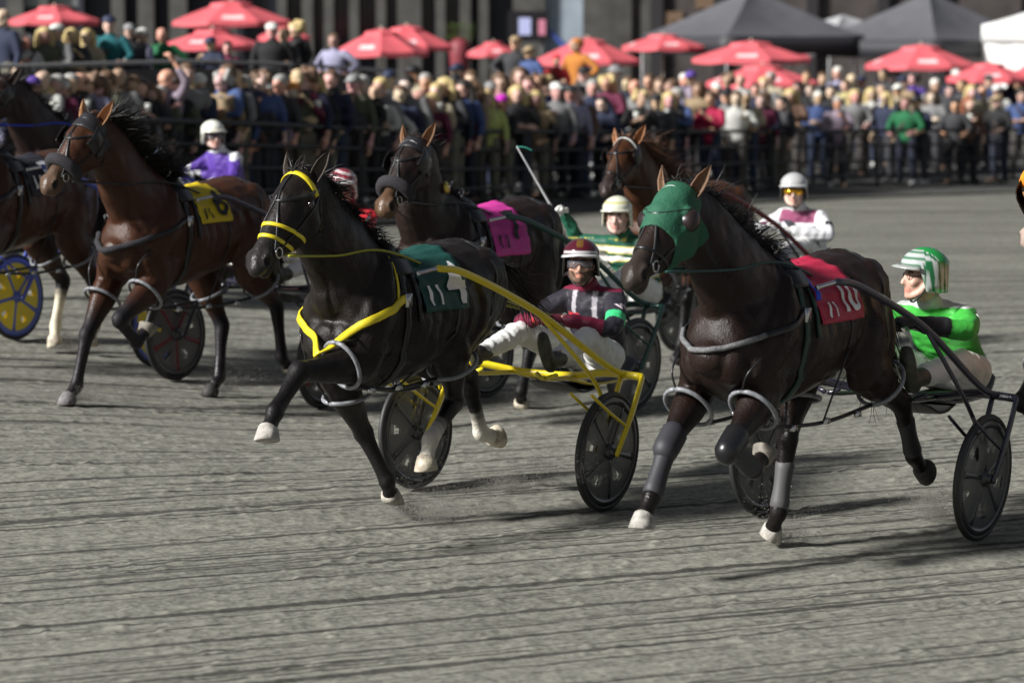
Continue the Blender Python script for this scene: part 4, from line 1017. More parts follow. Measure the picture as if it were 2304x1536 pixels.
# ------------------------------------------------------------------ spectators
OC = lambda n, **k: mat(n, objcol=True, **k)
SHIRT = OC('spectator_cloth', rough=.85, noise=.15, nscale=9, bump=.5, bscale=14)
HAIRM = OC('spectator_hair', rough=.6, noise=.4, nscale=60)
SKINM = OC('spectator_skin', rough=.55)
def spectator_template(el, wr, lean=0., headR=(0, 0), thin=1.):
    """standing figure facing +x, 1.75 m, feet at the origin"""
    sk = (.5, .3, .2); out = {}
    Rm = Matrix.Rotation(R(headR[0]), 3, 'Z') @ Matrix.Rotation(R(headR[1]), 3, 'Y')
    L = V((lean, 0, 0))
    P = V((0, 0, .95)); C = V((.0, 0, 1.28)) + L * .7; N = V((-.01, 0, 1.46)) + L; H = V((.02, 0, 1.63)) + L * 1.15
    mb = MB(); head_pieces(mb, H, Rm, sk, detail=False)
    mb.sweep([P, P.lerp(C, .4), C, N - V((0, 0, .04)), N + V((0, 0, .03)), H + V((-.02, 0, -.05))], [(.14, .10), (.125, .09), (.15, .10), (.09, .07), (.052, .056), (.05, .054)], side=(0, 1, 0), n=14, k=2)
    shirt = MB(); tr = MB(); shoe = []
    shirt.sweep([P + V((0, 0, -.03)), P.lerp(C, .4), C, C.lerp(N, .6), N, N + V((0, 0, .03))], [(.175 * thin, .125), (.160 * thin, .115), (.19 * thin, .13), (.175, .11), (.08, .075), (.06, .062)], side=(0, 1, 0), n=14, k=2)
    hands = MB()
    for s in (-1, 1):
        S = V((-.01, s * .19, 1.41)) + L; E = V(el[s]); W = V(wr[s])
        mb.sweep([S, E, W], [.042, .036, .026], n=9, k=2)
        shirt.sweep([S + V((0, -s * .03, 0)), S.lerp(E, .4), E, E.lerp(W, .6)], [.07, .06, .052, .042], n=10, k=2)
        hand(hands, W, (W - E), (0, -s, -.3), s, sk, .6)
        hp = V((0, s * .09, .92)); kn = V((.02, s * .10, .50)); an = V((-.02, s * .11, .09))
        mb.sweep([hp, kn, an], [.075, .05, .038], n=9, k=2)
        mb.sweep([an + V((-.04, 0, -.03)), an + V((.14, s * .02, -.06))], [(.035, .03), (.04, .025)], n=8, k=2)
        tr.sweep([hp + V((0, -s * .01, .06)), hp, kn, an + V((0, 0, .03))], [(.10, .12), (.095, .11), (.07, .075), (.058, .062)], n=10, k=2)
        sh = MB(); sh.sweep([an + V((-.06, 0, -.035)), an + V((.02, 0, -.03)), an + V((.17, s * .02, -.055))], [(.042, .045), (.048, .05), (.05, .032)], n=9, k=2); shoe.append(solid(sh, .02, 1))
    b = solid(mb, .016, 2)
    bm = bmesh.new(); bm.from_mesh(b); tmp = hands.mesh('t'); bm.from_mesh(tmp); bm.to_mesh(b); bm.free()
    out['body'] = b; out['shirt'] = solid(shirt, .021, 3); out['trousers'] = solid(tr, .021, 2); out['shoe'] = shoe; out['head'] = (H, Rm)
    for k_ in ('body', 'shirt', 'trousers'): out[k_].name = k_
    return out
def hair_mesh(kind):
    mb = MB(); I = (0, 1, 0)
    if kind == 'short': mb.ell((-.022, 0, .055), (.104, .086, .085)); mb.ell((-.05, 0, .0), (.07, .08, .07))
    elif kind == 'bald': mb.ell((-.045, 0, .0), (.066, .083, .045))
    elif kind == 'long':
        mb.ell((-.025, 0, .052), (.108, .092, .092))
        for s in (-1, 0, 1): mb.sweep([(-.045, s * .06, .06), (-.06, s * .088, -.06), (-.05, s * .09, -.18), (-.03, s * .10, -.27)], [.05, .045, .04, .02], n=9, k=2)
    elif kind == 'curly':
        for i in range(26):
            a = random.random() * 6.28; z = random.uniform(-.05, .14); r = .095 * math.sqrt(max(0, 1 - ((z - .03) / .14) ** 2)); mb.ell((-.03 + r * math.cos(a) * .95 - (.02 if math.cos(a) > .3 else 0), r * math.sin(a), z + (.03 if math.cos(a) > .3 else 0)), (.045, .045, .045), n=8)
    elif kind in ('cap', 'bucket', 'knit'):
        mb.ell((-.012, 0, .062), (.108, .09, .082))
        if kind == 'cap': mb.sweep([(.06, 0, .062), (.13, 0, .052), (.165, 0, .045)], [(.075, .010), (.07, .008), (.04, .007)], side=I, n=10, k=2)
        if kind == 'bucket':
            for i in range(16): a = i * math.pi / 8; mb.sweep([(-.012 + .09 * math.cos(a), .08 * math.sin(a), .055), (-.012 + .14 * math.cos(a), .125 * math.sin(a), .03)], [.022, .014], n=6, k=1)
    return solid(mb, .012, 2)
HAIR = {k: hair_mesh(k) for k in ('short', 'bald', 'long', 'curly', 'cap', 'bucket', 'knit')}
POSES = {
 'down': ({1: (-.03, .25, 1.13), -1: (-.03, -.25, 1.13)}, {1: (.05, .26, .88), -1: (.05, -.26, .88)}, 0., (0, 5)),
 'rail': ({1: (.07, .27, 1.16), -1: (.07, -.27, 1.16)}, {1: (.30, .20, 1.06), -1: (.30, -.20, 1.06)}, .06, (8, 4)),
 'folded': ({1: (.04, .26, 1.14), -1: (.04, -.26, 1.14)}, {1: (.20, -.08, 1.17), -1: (.20, .08, 1.13)}, 0., (-12, 2)),
 'phone': ({1: (.12, .24, 1.17), -1: (.04, -.26, 1.14)}, {1: (.27, .05, 1.36), -1: (.20, .05, 1.10)}, .0, (0, 12)),
 'cup': ({1: (.0, .26, 1.13), -1: (.05, -.27, 1.15)}, {1: (.10, .24, .92), -1: (.27, -.10, 1.28)}, 0., (20, 0)),
 'raised': ({1: (.06, .30, 1.60), -1: (.0, -.27, 1.14)}, {1: (.16, .22, 1.86), -1: (.12, -.24, .92)}, 0., (-5, 0)),
 'hips': ({1: (-.08, .36, 1.18), -1: (-.08, -.36, 1.18)}, {1: (.05, .20, 1.02), -1: (.05, -.20, 1.02)}, 0., (-20, 0)),
}
TPL = {k: spectator_template(*v) for k, v in POSES.items()}
for t in TPL.values():
    t['body'].materials.append(SKINM); t['shirt'].materials.append(SHIRT); t['trousers'].materials.append(SHIRT)
    for s_ in t['shoe']: s_.materials.append(SHIRT); s_.name = 'shoe'
    for k_ in ('body', 'shirt', 'trousers'): t[k_].shade_smooth()
for k_, h_ in HAIR.items(): h_.materials.append(HAIRM); h_.shade_smooth(); h_.name = 'hair'
COLS = dict(black=(.012, .012, .014), navy=(.018, .025, .06), white=(.62, .62, .58), grey=(.22, .22, .22), charcoal=(.05, .05, .055), beige=(.42, .36, .25), teal=(.01, .14, .16), lavender=(.36, .35, .50), maroon=(.14, .015, .05), crimson=(.42, .01, .06), red=(.50, .02, .03), orange=(.55, .20, .03), green=(.01, .14, .05), olive=(.09, .10, .06), lime=(.55, .62, .20), blue=(.06, .10, .25), mauve=(.30, .24, .30), pink=(.55, .28, .30), yellow=(.60, .52, .22), tan=(.33, .24, .14), brown=(.13, .07, .045), purple=(.10, .05, .30), magenta=(.60, .02, .50))
HC_ = dict(blonde=(.52, .40, .18), brown=(.12, .07, .04), dark=(.02, .016, .014), grey=(.32, .31, .29), white=(.66, .64, .58), auburn=(.25, .08, .03), ginger=(.45, .16, .04))
SK_ = [(.52, .32, .24), (.45, .27, .19), (.56, .37, .29), (.38, .22, .15), (.5, .29, .22)]
TC_ = [(.012, .015, .03), (.01, .01, .012), (.03, .03, .035), (.02, .03, .06), (.05, .045, .04), (.012, .012, .018), (.14, .13, .10)]
# photograph column, top of the head, hair or hat, its colour, clothing colour, pose ; X marks the upper terrace
CR = '''8,17,bald,grey,navy,down|57,76,curly,white,white,cup|100,60,long,blonde,olive,down|129,52,cap,white,grey,folded|161,62,long,blonde,charcoal,phone|196,64,long,blonde,beige,down|248,34,cap,navy,teal,rail|291,52,cap,grey,charcoal,down|322,62,cap,white,lavender,folded|365,60,bald,grey,green,hips|475,82,cap,navy,navy,phone|512,92,short,dark,maroon,down|612,50,cap,white,black,down|640,62,short,brown,charcoal,folded|678,48,curly,blonde,black,rail|752,74,short,brown,lavender,hips
20,185,long,blonde,pink,down|48,182,short,blonde,beige,down|78,170,cap,purple,charcoal,cup|106,194,long,blonde,white,phone|146,178,cap,white,grey,down|226,174,long,brown,white,folded|268,150,bald,grey,grey,down|300,168,short,brown,black,down|302,204,cap,white,mauve,rail|377,152,bald,white,mauve,raised|450,166,cap,white,navy,phone|514,142,short,brown,blue,folded|562,168,short,grey,black,rail|530,252,short,brown,charcoal,down|566,254,short,brown,brown,rail|183,200,short,dark,navy,down|340,190,long,brown,charcoal,down|410,190,short,dark,olive,down|420,140,short,brown,grey,down
598,178,cap,white,black,down|656,184,knit,orange,olive,folded|632,166,short,grey,charcoal,down|707,166,long,blonde,black,cup|756,190,cap,black,navy,rail|693,226,cap,navy,navy,phone|733,228,curly,blonde,olive,folded|630,232,long,brown,mauve,rail|824,167,short,grey,black,rail|877,156,cap,navy,charcoal,down|858,172,short,blonde,grey,down|870,208,cap,grey,white,hips|931,146,cap,black,beige,down|1000,172,long,blonde,charcoal,cup|1031,142,cap,navy,navy,down|1060,157,short,brown,grey,down|945,199,bald,white,charcoal,folded|974,206,short,blonde,maroon,down|1052,206,cap,black,maroon,cup|1093,200,long,blonde,lime,down|1130,212,knit,magenta,black,phone|1126,164,long,brown,pink,down|782,205,short,brown,charcoal,down|668,205,short,dark,blue,down|900,190,short,brown,navy,down
1160,80,cap,tan,charcoal,hips|1193,103,cap,tan,blue,down|1252,122,knit,red,red,folded|1298,84,short,ginger,orange,hips|1163,190,long,blonde,black,folded|1205,203,long,blonde,tan,down|1190,170,short,brown,blue,down|1252,184,cap,white,grey,cup|1284,190,cap,black,lavender,down|1332,177,short,grey,navy,rail|1386,145,bucket,grey,charcoal,down|1383,176,short,grey,navy,folded|1430,177,bald,grey,grey,down|1442,203,curly,blonde,black,cup|1300,250,short,ginger,green,rail|1506,205,long,blonde,charcoal,down|1540,164,short,white,blue,down|1556,159,cap,purple,mauve,down|1572,184,long,brown,tan,down|1601,204,short,brown,crimson,phone|1612,184,cap,white,navy,down|1657,204,short,brown,white,cup|1634,200,cap,black,grey,down|1104,182,cap,grey,navy,down|1225,228,short,dark,black,rail|1360,215,short,dark,navy,rail|1478,210,cap,black,charcoal,down
1700,186,short,dark,navy,folded|1735,160,short,grey,beige,down|1712,208,short,brown,maroon,down|1731,206,short,brown,navy,rail|1780,198,long,blonde,brown,phone|1841,204,short,white,blue,folded|1851,162,short,brown,charcoal,down|1886,149,short,white,lavender,down|1870,190,short,dark,black,down|1904,178,short,brown,yellow,down|1924,200,long,blonde,grey,rail|1962,196,long,blonde,white,cup|1990,152,short,dark,charcoal,down|1994,206,long,blonde,navy,down|2022,188,cap,white,beige,down|2042,216,short,brown,green,rail|2056,165,curly,dark,purple,down|2104,176,short,white,grey,down|2098,203,long,brown,grey,folded|2137,188,short,dark,charcoal,down|2186,190,long,blonde,beige,down|2180,216,long,auburn,brown,cup|2224,168,cap,black,blue,down|2246,190,cap,white,white,down|2252,212,cap,tan,black,rail|2273,165,short,dark,navy,down|2298,200,short,dark,blue,folded|1762,215,long,dark,charcoal,down|1885,215,short,grey,mauve,phone|1940,170,cap,navy,navy,down|2070,215,cap,black,navy,rail|2150,222,short,dark,charcoal,rail|1826,188,short,brown,grey,down'''
crowd = []
for li, line in enumerate(CR.split('\n')):
    for e in line.split('|'):
        x, y, hk, hcol, c, pz = e.split(','); crowd.append([float(x), float(y), hk, hcol, c, pz])
rnd = random.Random(3)
base_n = len(crowd)
kinds = ['short', 'short', 'long', 'cap', 'curly', 'short', 'bald']; hcs = ['brown', 'dark', 'blonde', 'grey', 'brown']; ccs = ['navy', 'black', 'charcoal', 'grey', 'white', 'blue', 'beige', 'maroon', 'olive', 'lavender', 'brown', 'tan']
for _ in range(900):                              # the further spectators seen between the named ones
    if len(crowd) > base_n + 62: break
    x = rnd.uniform(-60, 2360)
    yt = np.interp(x, [0, 780, 1150, 1500, 1700, 2304], [168, 160, 158, 160, 168, 165]) + rnd.uniform(-12, 40)
    if min(abs(x - c[0]) + abs(yt - c[1]) * .5 for c in crowd) < 19: continue
    hk = rnd.choice(kinds); hcol = rnd.choice(['navy', 'black', 'white', 'grey']) if hk == 'cap' else rnd.choice(hcs)
    crowd.append([x, yt, hk, hcol, rnd.choice(ccs), rnd.choice(['down', 'down', 'folded', 'cup', 'phone'])])
HN = {'short': 'short %s hair', 'long': 'long %s hair', 'curly': 'curly %s hair', 'bald': 'thin %s hair', 'cap': '%s cap', 'bucket': '%s bucket hat', 'knit': '%s hood'}
PN = {'down': 'arms down', 'rail': 'leaning forward', 'folded': 'arms folded', 'phone': 'hand near the face', 'cup': 'one hand up at the chest', 'raised': 'one arm raised high', 'hips': 'hands on hips'}
crowd.sort(key=lambda c: c[0])
made = {}
def place_spectator(x, yt, hk, hcol, c, pz, i):
    upper = (x < 790 and yt < 110) or (1140 < x < 1320 and yt < 130)
    best = None
    for k in ([7, 8] if upper else range(0, 8)):
        Xg = 0.
        for _ in range(3):
            Yp = float(rail_Y(Xg)) + (.45 + k * .78 if k else .45); p = at(x, yt, Yp); Xg = p.x
        hgt = p.z - floor_z(Xg, k)
        tgt = (1.72 if yt < 245 else 1.3) + rnd.uniform(-.07, .09)
        if best is None or abs(hgt - tgt) < abs(best[0] - tgt): best = (hgt, k, Xg, Yp)
    hgt, k, Xg, Yp = best
    s = min(1.12, max(.62, hgt / 1.775)); t = TPL[pz]
    rz = -math.pi / 2 + rnd.uniform(-.85, .45) - .15
    o = empty('person', (Xg, Yp, floor_z(Xg, k)), rz); o.scale = (s * rnd.uniform(1.1, 1.25), s * rnd.uniform(1.1, 1.3) * rnd.choice((1, -1)), s)
    sk = tuple(min(.7, v * rnd.uniform(.95, 1.3)) for v in rnd.choice(SK_)); tc = rnd.choice(TC_)
    def kid(n, me, cc):
        q = bpy.data.objects.new(n, me); col.objects.link(q); q.parent = o; q.color = (*cc, 1); return q
    kid('body', t['body'], sk); kid('shirt', t['shirt'], [v * .75 for v in COLS[c]]); kid('trousers', t['trousers'], tc)
    for m_ in t['shoe']: kid('shoe', m_, rnd.choice([(.03, .03, .03), (.5, .5, .48), (.03, .03, .03), (.1, .06, .04)]))
    H, Rm = t['head']; hc = COLS[hcol] if hk in ('cap', 'bucket', 'knit') else HC_[hcol]
    q = kid('cap' if hk in ('cap', 'bucket') else 'hood' if hk == 'knit' else 'hair', HAIR[hk], hc)
    q.matrix_local = Matrix.Translation(H) @ Rm.to_4x4()
    if hk in ('cap', 'bucket'):
        q = kid('hair', HAIR['bald'], HC_['brown' if c != 'black' else 'grey']); q.matrix_local = Matrix.Translation(H) @ Rm.to_4x4()
    if pz == 'phone':
        q = MB().box((.30, .03, 1.42), (.012, .075, .15), rot=Matrix.Rotation(.3, 3, 'Y')).build('phone', mat('dark_phone', (.02, .02, .025), .2), o, smooth=False)
    if pz == 'cup': MB().sweep([(.31, -.10, 1.30), (.31, -.10, 1.42)], [.034, .042], side=(1, 0, 0), n=10, k=1, flat=True).build('cup', mat('pale_cup', (.6, .6, .55), .4), o)
    if rnd.random() < .18: MB().sweep([(.10, .12, 1.45), (.16, 0, 1.25), (.14, -.16, 1.0), (.05, -.22, .92)], [(.02, .006)], n=6, k=3).build('bag_strap', mat('bag_strap', (.05, .035, .03), .6), o)
    return o, k, Xg
objs = []
for i, c in enumerate(crowd):
    o, k, Xg = place_spectator(*c, i); objs.append((o, c, k))
g_ = {'garment': {'black': 'black top', 'lime': 'pale lime jacket', 'teal': 'teal sweater', 'crimson': 'crimson top', 'green': 'green top'}}
def look(c): return HN[c[2]] % c[3], g_['garment'].get(c[4], c[4] + ' top')
where = lambda k: 'at the rail' if k == 0 else 'on the upper terrace' if k >= 7 else 'in the crowd' if k < 4 else 'at the back of the crowd'
seen = {}
for i, (o, c, k) in enumerate(objs):
    a, b = look(c)
    L1 = objs[i - 1][1] if i else None; R1 = objs[i + 1][1] if i + 1 < len(objs) else None
    cands = ['spectator with %s and %s %s' % (a, b, where(k)), 'spectator with %s and %s, %s, %s' % (a, b, PN[c[5]], where(k))]
    if R1: cands.append('spectator with %s and %s just left of a %s over a %s' % (a, b, look(R1)[0], look(R1)[1]))
    if L1: cands.append('spectator with %s and %s just right of a %s over a %s' % (a, b, look(L1)[0], look(L1)[1]))
    if L1 and R1: cands.append('%s, %s, between a %s and a %s' % (a, b, look(L1)[1], look(R1)[1]))
    tot = {}
    for (o2, c2, k2) in objs: key = (look(c2), where(k2)); tot[key] = tot.get(key, 0) + 1
    first = 0 if tot[((a, b), where(k))] == 1 else 1
    for lab in cands[first:]:
        lab = ' '.join(lab.split()[:16])
        if lab not in seen: break
    seen[lab] = 1
    tag(o, lab, 'spectator', 'spectators watching from behind the rail')
# a few things the spectators hold up
Yp = 40.
def near(x): return min(objs, key=lambda t: abs(t[1][0] - x))[0]

# ------------------------------------------------------------------ parasols
PM = mat('coral_parasol_canvas', (.64, .11, .13), .7, noise=.08, nscale=3, bump=.2, bscale=10)
PW = mat('parasol_white_print', (.75, .55, .55), .7)
WOODP = mat('pale_pole', (.45, .40, .32), .5)
def parasol(px, py_top, half_px, drop_px, Y, label, m=PM, tiltx=0, rz=0., tint=None):
    s = FPX / Y; top = at(px, py_top, Y); r = half_px / s; dz = max(.28, (drop_px / s) * .75)
    fl = floor_z(top.x, NROW); o = empty('parasol', (top.x, top.y, fl), rz, label, 'parasol', 'red parasols on the plaza')
    zt = top.z - fl; n = 8; mb = MB()
    for t, zz in ((0.02, 0), (.34, .26), (.36, .30), (.7, .66), (1, 1)):
        for j in range(n * 4):
            a = 2 * math.pi * j / (n * 4); seg = (j % 4) / 4; k = math.cos(math.pi / n) / math.cos((a % (2 * math.pi / n)) - math.pi / n)
            sag = .03 * math.sin(math.pi * seg) * t
            mb.v.append((r * t * k * math.cos(a), r * t * k * math.sin(a), zt - dz * zz - sag + (.05 if t < .35 and t > .1 else 0)))
    N_ = n * 4
    for i in range(4):
        for j in range(N_): mb.f.append((i * N_ + j, i * N_ + (j + 1) % N_, (i + 1) * N_ + (j + 1) % N_, (i + 1) * N_ + j))
    for j in range(N_):                               # short valance
        v = mb.v[4 * N_ + j]; mb.v.append((v[0] * 1.0, v[1] * 1.0, v[2] - .09))
    for j in range(N_): mb.f.append((4 * N_ + j, 4 * N_ + (j + 1) % N_, 5 * N_ + (j + 1) % N_, 5 * N_ + j))
    c = mb.build('canopy', m, o, smooth=False); so = c.modifiers.new('t', 'SOLIDIFY'); so.thickness = .01
    for q in (1, 3, 5):                               # pale lettering band on the panels
        pm = MB()
        for t in (.74, .90):
            for j in range(5):
                a = 2 * math.pi * (q + .22 + .56 * j / 4) / n; k = math.cos(math.pi / n) / math.cos((a % (2 * math.pi / n)) - math.pi / n)
                zz = np.interp(t, [.36, .7, 1], [.30, .66, 1]); pm.v.append((r * t * k * math.cos(a), r * t * k * math.sin(a), zt - dz * zz - .03 * math.sin(math.pi * (.22 + .56 * j / 4)) * t + .018))
        for j in range(4): pm.f.append((j, j + 1, j + 6, j + 5))
        pm.build('print', PW, o, smooth=False)
    cable(o, 'pole', [(0, 0, 0), (0, 0, zt + .06)], .024, WOODP, k=1)
    for j in range(n): a = 2 * math.pi * j / n; cable(o, 'rib', [(0, 0, zt - .08), (r * .97 * math.cos(a), r * .97 * math.sin(a), zt - dz - .03)], .010, WOODP, k=1)
    MB().sweep([(0, 0, 0), (0, 0, .08), (0, 0, .10)], [.28, .26, .06], side=(1, 0, 0), n=16, k=1, flat=True).build('base', mat('parasol_base', (.05, .05, .05), .6), o)
    return o
PRS = [(122, 14, 100, 42, 58, 'red parasol at far left above the blonde spectators'), (520, 2, 140, 62, 60, 'large red parasol reaching the top edge, left of centre'), (478, 66, 110, 46, 52, 'red parasol tucked under the large one left of centre'),
 (640, 60, 60, 30, 72, 'small dim red parasol behind the white cap and curly heads'), (858, 66, 105, 66, 54, 'red parasol in front of its twin beside the dark columns'), (915, 58, 108, 60, 60, 'red parasol half hidden behind its twin beside the dark columns'),
 (1110, 95, 60, 28, 70, 'small dim red parasol under the dark screen post'), (1322, 86, 124, 66, 60, 'red parasol behind the orange jacket spectator'), (1492, 78, 92, 26, 64, 'flat red parasol at the left corner of the black marquee'),
 (1690, 93, 136, 52, 62, 'upper red parasol under the black marquee roof'), (1716, 146, 128, 52, 57, 'lower red parasol overlapping the crowd under the black marquee'), (1785, 108, 40, 16, 74, 'tiny far red parasol peeking under the marquee valance'),
 (2072, 101, 126, 60, 62, 'red parasol in the gap between the two marquees'), (2226, 142, 98, 44, 58, 'low red parasol beside the white tent wall'), (2330, 146, 84, 40, 61, 'red parasol cut by the right edge of the view')]
for i, (a, b, c, d_, e, l) in enumerate(PRS): parasol(a, b, c, d_, e, l, rz=random.uniform(0, .7))

# ------------------------------------------------------------------ marquees
def marquee(apex, Y, size, eave_y, label, m_roof, m_val, ang=28., rise=1.05, walls=None, leg_m=None):
    p = at(apex, eave_y, Y); fl = floor_z(p.x, NROW); zt = p.z - fl
    o = empty('marquee', (p.x, p.y, fl), R(ang), label, 'marquee'); h = size / 2; n = 10
    for q in range(4):
        rm = Matrix.Rotation(q * math.pi / 2, 3, 'Z'); mb = MB()
        for i in range(n + 1):
            t = i / n
            for j in range(n + 1):
                u = -1 + 2 * j / n; sag = -.10 * math.sin(math.pi * t) * (1 - u * u) - .03 * t * (1 - u * u)
                v = rm @ V((h * t * 1.0, h * t * u, zt + rise * (1 - t) ** 1.12 + sag)); mb.v.append(tuple(v))
        for i in range(n):
            for j in range(n): k = i * (n + 1) + j; mb.f.append((k, k + n + 1, k + n + 2, k + 1))
        mb.build('roof', m_roof, o)
        mb = MB()
        for j in range(n + 1):
            u = -1 + 2 * j / n
            for z in (.0, -.42): v = rm @ V((h + .004, h * u, zt - .03 * (1 - u * u) + z - (.01 if z else 0) * (j % 2))); mb.v.append(tuple(v))
        for j in range(n): mb.f.append((j * 2, j * 2 + 1, j * 2 + 3, j * 2 + 2))
        c = mb.build('valance', m_val, o); so = c.modifiers.new('t', 'SOLIDIFY'); so.thickness = .008
        v = rm @ V((h - .03, h - .03, 0)); cable(o, 'leg', [tuple(v), (v.x, v.y, zt)], .03, leg_m or mat('grey_tent_leg', (.3, .3, .3), .4), k=1)
        if walls and q in walls:
            mb = MB()
            for j in range(21):
                u = -1 + j / 10
                for z in (zt - .3, .03): v = rm @ V((h - .05 + .02 * math.sin(j * 1.9), h * u, z)); mb.v.append(tuple(v))
            for j in range(20): mb.f.append((j * 2, j * 2 + 1, j * 2 + 3, j * 2 + 2))
            mb.build('side_wall', m_roof, o)
    return o
GR = mat('grey_marquee_roof', (.09, .09, .10), .55, noise=.12, nscale=2); BK = mat('black_valance', (.025, .025, .03), .6)
WH = mat('white_marquee', (.72, .72, .70), .6, noise=.06, nscale=2)
marquee(1690, 66, 3.95, 80, 'black valanced grey marquee behind the middle of the crowd', GR, BK, ang=-62, rise=1.15)
marquee(2088, 66, 3.9, 88, 'grey marquee with black valance left of the white tent', GR, BK, ang=-50, rise=1.15)
marquee(1895, 76, 3.6, 90, 'pale grey marquee seen between the two black valanced ones', mat('light_grey_marquee', (.33, .33, .34), .55, noise=.1, nscale=2), mat('light_grey_valance', (.3, .3, .3), .6), ang=-60, rise=.7)
marquee(2560, 64, 5.2, 56, 'white marquee with white side walls at the right edge', WH, WH, ang=-50, rise=1.2, walls=(0, 1, 2, 3))

# ------------------------------------------------------------------ grandstand
GS = empty('grandstand_building', (0, 84, 0), 0, 'dark grandstand front with pale columns rising behind the plaza', 'building')
DW = mat('dark_cladding', (.020, .021, .030), .5, noise=.4, nscale=1.2); CLM = mat('weathered_column', (.065, .062, .055), .6, noise=.3, nscale=2)
mb = MB(); mb.box((4, .5, 5), (90, 1, 14)); mb.build('facade', DW, GS, smooth=False)
def gx(px): return at(px, 40, 83.0).x
for px, w in ((30, .5), (95, .3), (178, .18), (262, .4), (325, .5), (398, .55), (520, .25), (632, .3), (690, .34), (738, .3), (795, .3), (856, .3), (920, .75), (990, .3), (1046, .34), (1088, .3), (1190, 1.0), (1345, .9), (1400, .6), (1455, .3)):
    MB().box((gx(px), -.45, 5), (w, .5, 13.9)).build('column', CLM if w > .2 else DW, GS, smooth=False)
for px in (600, 660, 715, 767, 826, 885, 955, 1018):
    MB().box((gx(px), -.12, 5), (.5, .1, 12)).build('window', mat('dark_glass', (.012, .014, .022), .1), GS, smooth=False)
MB().box((gx(1265), -.3, 5.2), (1.30, .25, 12)).build('pale_wall_panel', mat('pale_blue_panel', (.28, .33, .38), .7, noise=.15, nscale=1.5), GS, smooth=False)
MB().box((gx(1262), -.5, 2.6), (.12, .1, 2.6), rot=Matrix.Rotation(R(-46), 3, 'Y')).build('stair_rail', mat('blue_rail', (.05, .09, .35), .5), GS, smooth=False)
for a, b in ((70, 1.1), (130, 1.0)): MB().box((gx(a), -.2, 4.3), (b, .2, 1.2)).build('whitish_window', mat('pale_window', (.25, .27, .27), .4), GS, smooth=False)  # two windows with a whitish surface colour
BRW = mat('brown_wall', (.055, .045, .042), .8, noise=.4, nscale=1.5)
MB().box((gx(1850), -.35, 5), (12.5, .3, 13.8)).build('brown_wall', BRW, GS, smooth=False)
for px in (1480, 1620, 1830, 1990, 2120): MB().box((gx(px), -.62, 5), (.35, .2, 13)).build('pier', mat('dark_pier', (.02, .018, .02), .7), GS, smooth=False)
for px, z in ((1505, 3.3), (1600, 3.9), (1545, 3.0)): MB().box((gx(px), -.6, z), (.9, .1, .5)).build('sign_board', mat('dim_brown_sign', (.16, .10, .06), .6), GS, smooth=False)
# screen on a post, planter
s_ = empty('screen_stand', (at(1188, 150, 66).x, 66, floor_z(.4, 7)), 0, 'black sign stand with a white and violet notice and a pink notice', 'sign stand')
zz = lambda py, Y: at(0, py, Y).z - floor_z(.4, 7)
MB().box((0, 0, zz(60, 66)), (1.0, .12, .75)).build('board', mat('black_board', (.01, .01, .012), .4), s_, smooth=False)
MB().box((-.08, -.07, zz(60, 66)), (.30, .02, .42)).build('notice', mat('violet_notice', (.45, .48, .75), .6), s_, smooth=False)
MB().box((.34, -.07, zz(62, 66)), (.18, .02, .38)).build('notice', mat('pink_notice', (.55, .2, .28), .6), s_, smooth=False)
for x in (-.35, .35): cable(s_, 'post', [(x, .03, 0), (x, .03, zz(60, 66))], .04, FENCE, k=1)
pl = empty('planter', (at(1035, 60, 74).x, 74, floor_z(-1, 7)), 0, 'tall pot with bright green leafy plant by the columns', 'planter')
mb = MB(); mb.sweep([(0, 0, 0), (0, 0, .7), (0, 0, 1.3)], [.2, .26, .32], side=(1, 0, 0), n=14, k=2); mb.build('pot', mat('dark_red_pot', (.2, .03, .04), .6), pl)
mb = MB(); zt = at(0, 60, 74).z - floor_z(-1, 7)
for i in range(160):
    a = random.random() * 6.28; r = random.random() ** .5 * .42; z = zt - .15 + random.uniform(-.22, .22); c = V((r * math.cos(a), r * math.sin(a) * .6, z))
    mb.sweep([c, c + V((random.uniform(-.08, .08), random.uniform(-.08, .08), random.uniform(-.02, .1)))], [(.03, .006), (.006, .003)], n=5, k=1)
mb.build('foliage', mat('leaf_green', (.10, .16, .02), .6, noise=.4), pl)
cable(pl, 'stem', [(0, 0, 1.2), (0, 0, zt - .1)], .03, mat('stem_brown', (.06, .04, .03)), k=1)
# ------------------------------------------------------------------ the teams
WP = mat('white_print', (.75, .75, .75), .6); BP = mat('black_print', (.012, .012, .012), .6)
DK = mat('black_rubber', (.02, .02, .02), .55); RM_ = mat('dark_rim', (.03, .03, .034), .22, spec=.7); CV = mat('smoked_disc', (.10, .10, .10), .3, alpha=.86)
GRN = mat('green_cloth', (.006, .055, .045), .55, bump=.3, bscale=30); RED = mat('red_cloth', (.42, .018, .055), .5, bump=.3, bscale=30); YEL = mat('yellow_cloth', (.62, .46, .01), .55, bump=.3, bscale=30)
PNK = mat('pink_cloth', (.50, .035, .26), .55, bump=.3, bscale=30); BLK = mat('black_cloth', (.015, .014, .022), .6); BLUE = mat('blue_strap', (.01, .05, .55), .5)
T = {}
T['B'] = horse('B', 'black horse number 4 in yellow harness and green saddle cloth, foreleg stretched forward', (.011, .008, .0065), muzzle=(.018, .016, .015), socks={'HL': 2, 'HR': 2, 'col': (.62, .58, .5)}, hoofs={'FL': (.42, .39, .35), 'FR': (.36, .33, .28), 'HL': (.5, .44, .34), 'HR': (.5, .45, .36)}, mane_col=(.015, .011, .009), ear_in=(.05, .035, .025), cx=.6, mane_dir=(-.5, .6, .05), mane_len=.13)
t = T['B']; bridle(t, brow=YELLOW, brow_w=.034, nose=YELLOW, nose_w=.022, noses=(.33, .405), blinkers=False); saddle_and_girth(t); collar(t, YELLOW, w=.045, k=6)
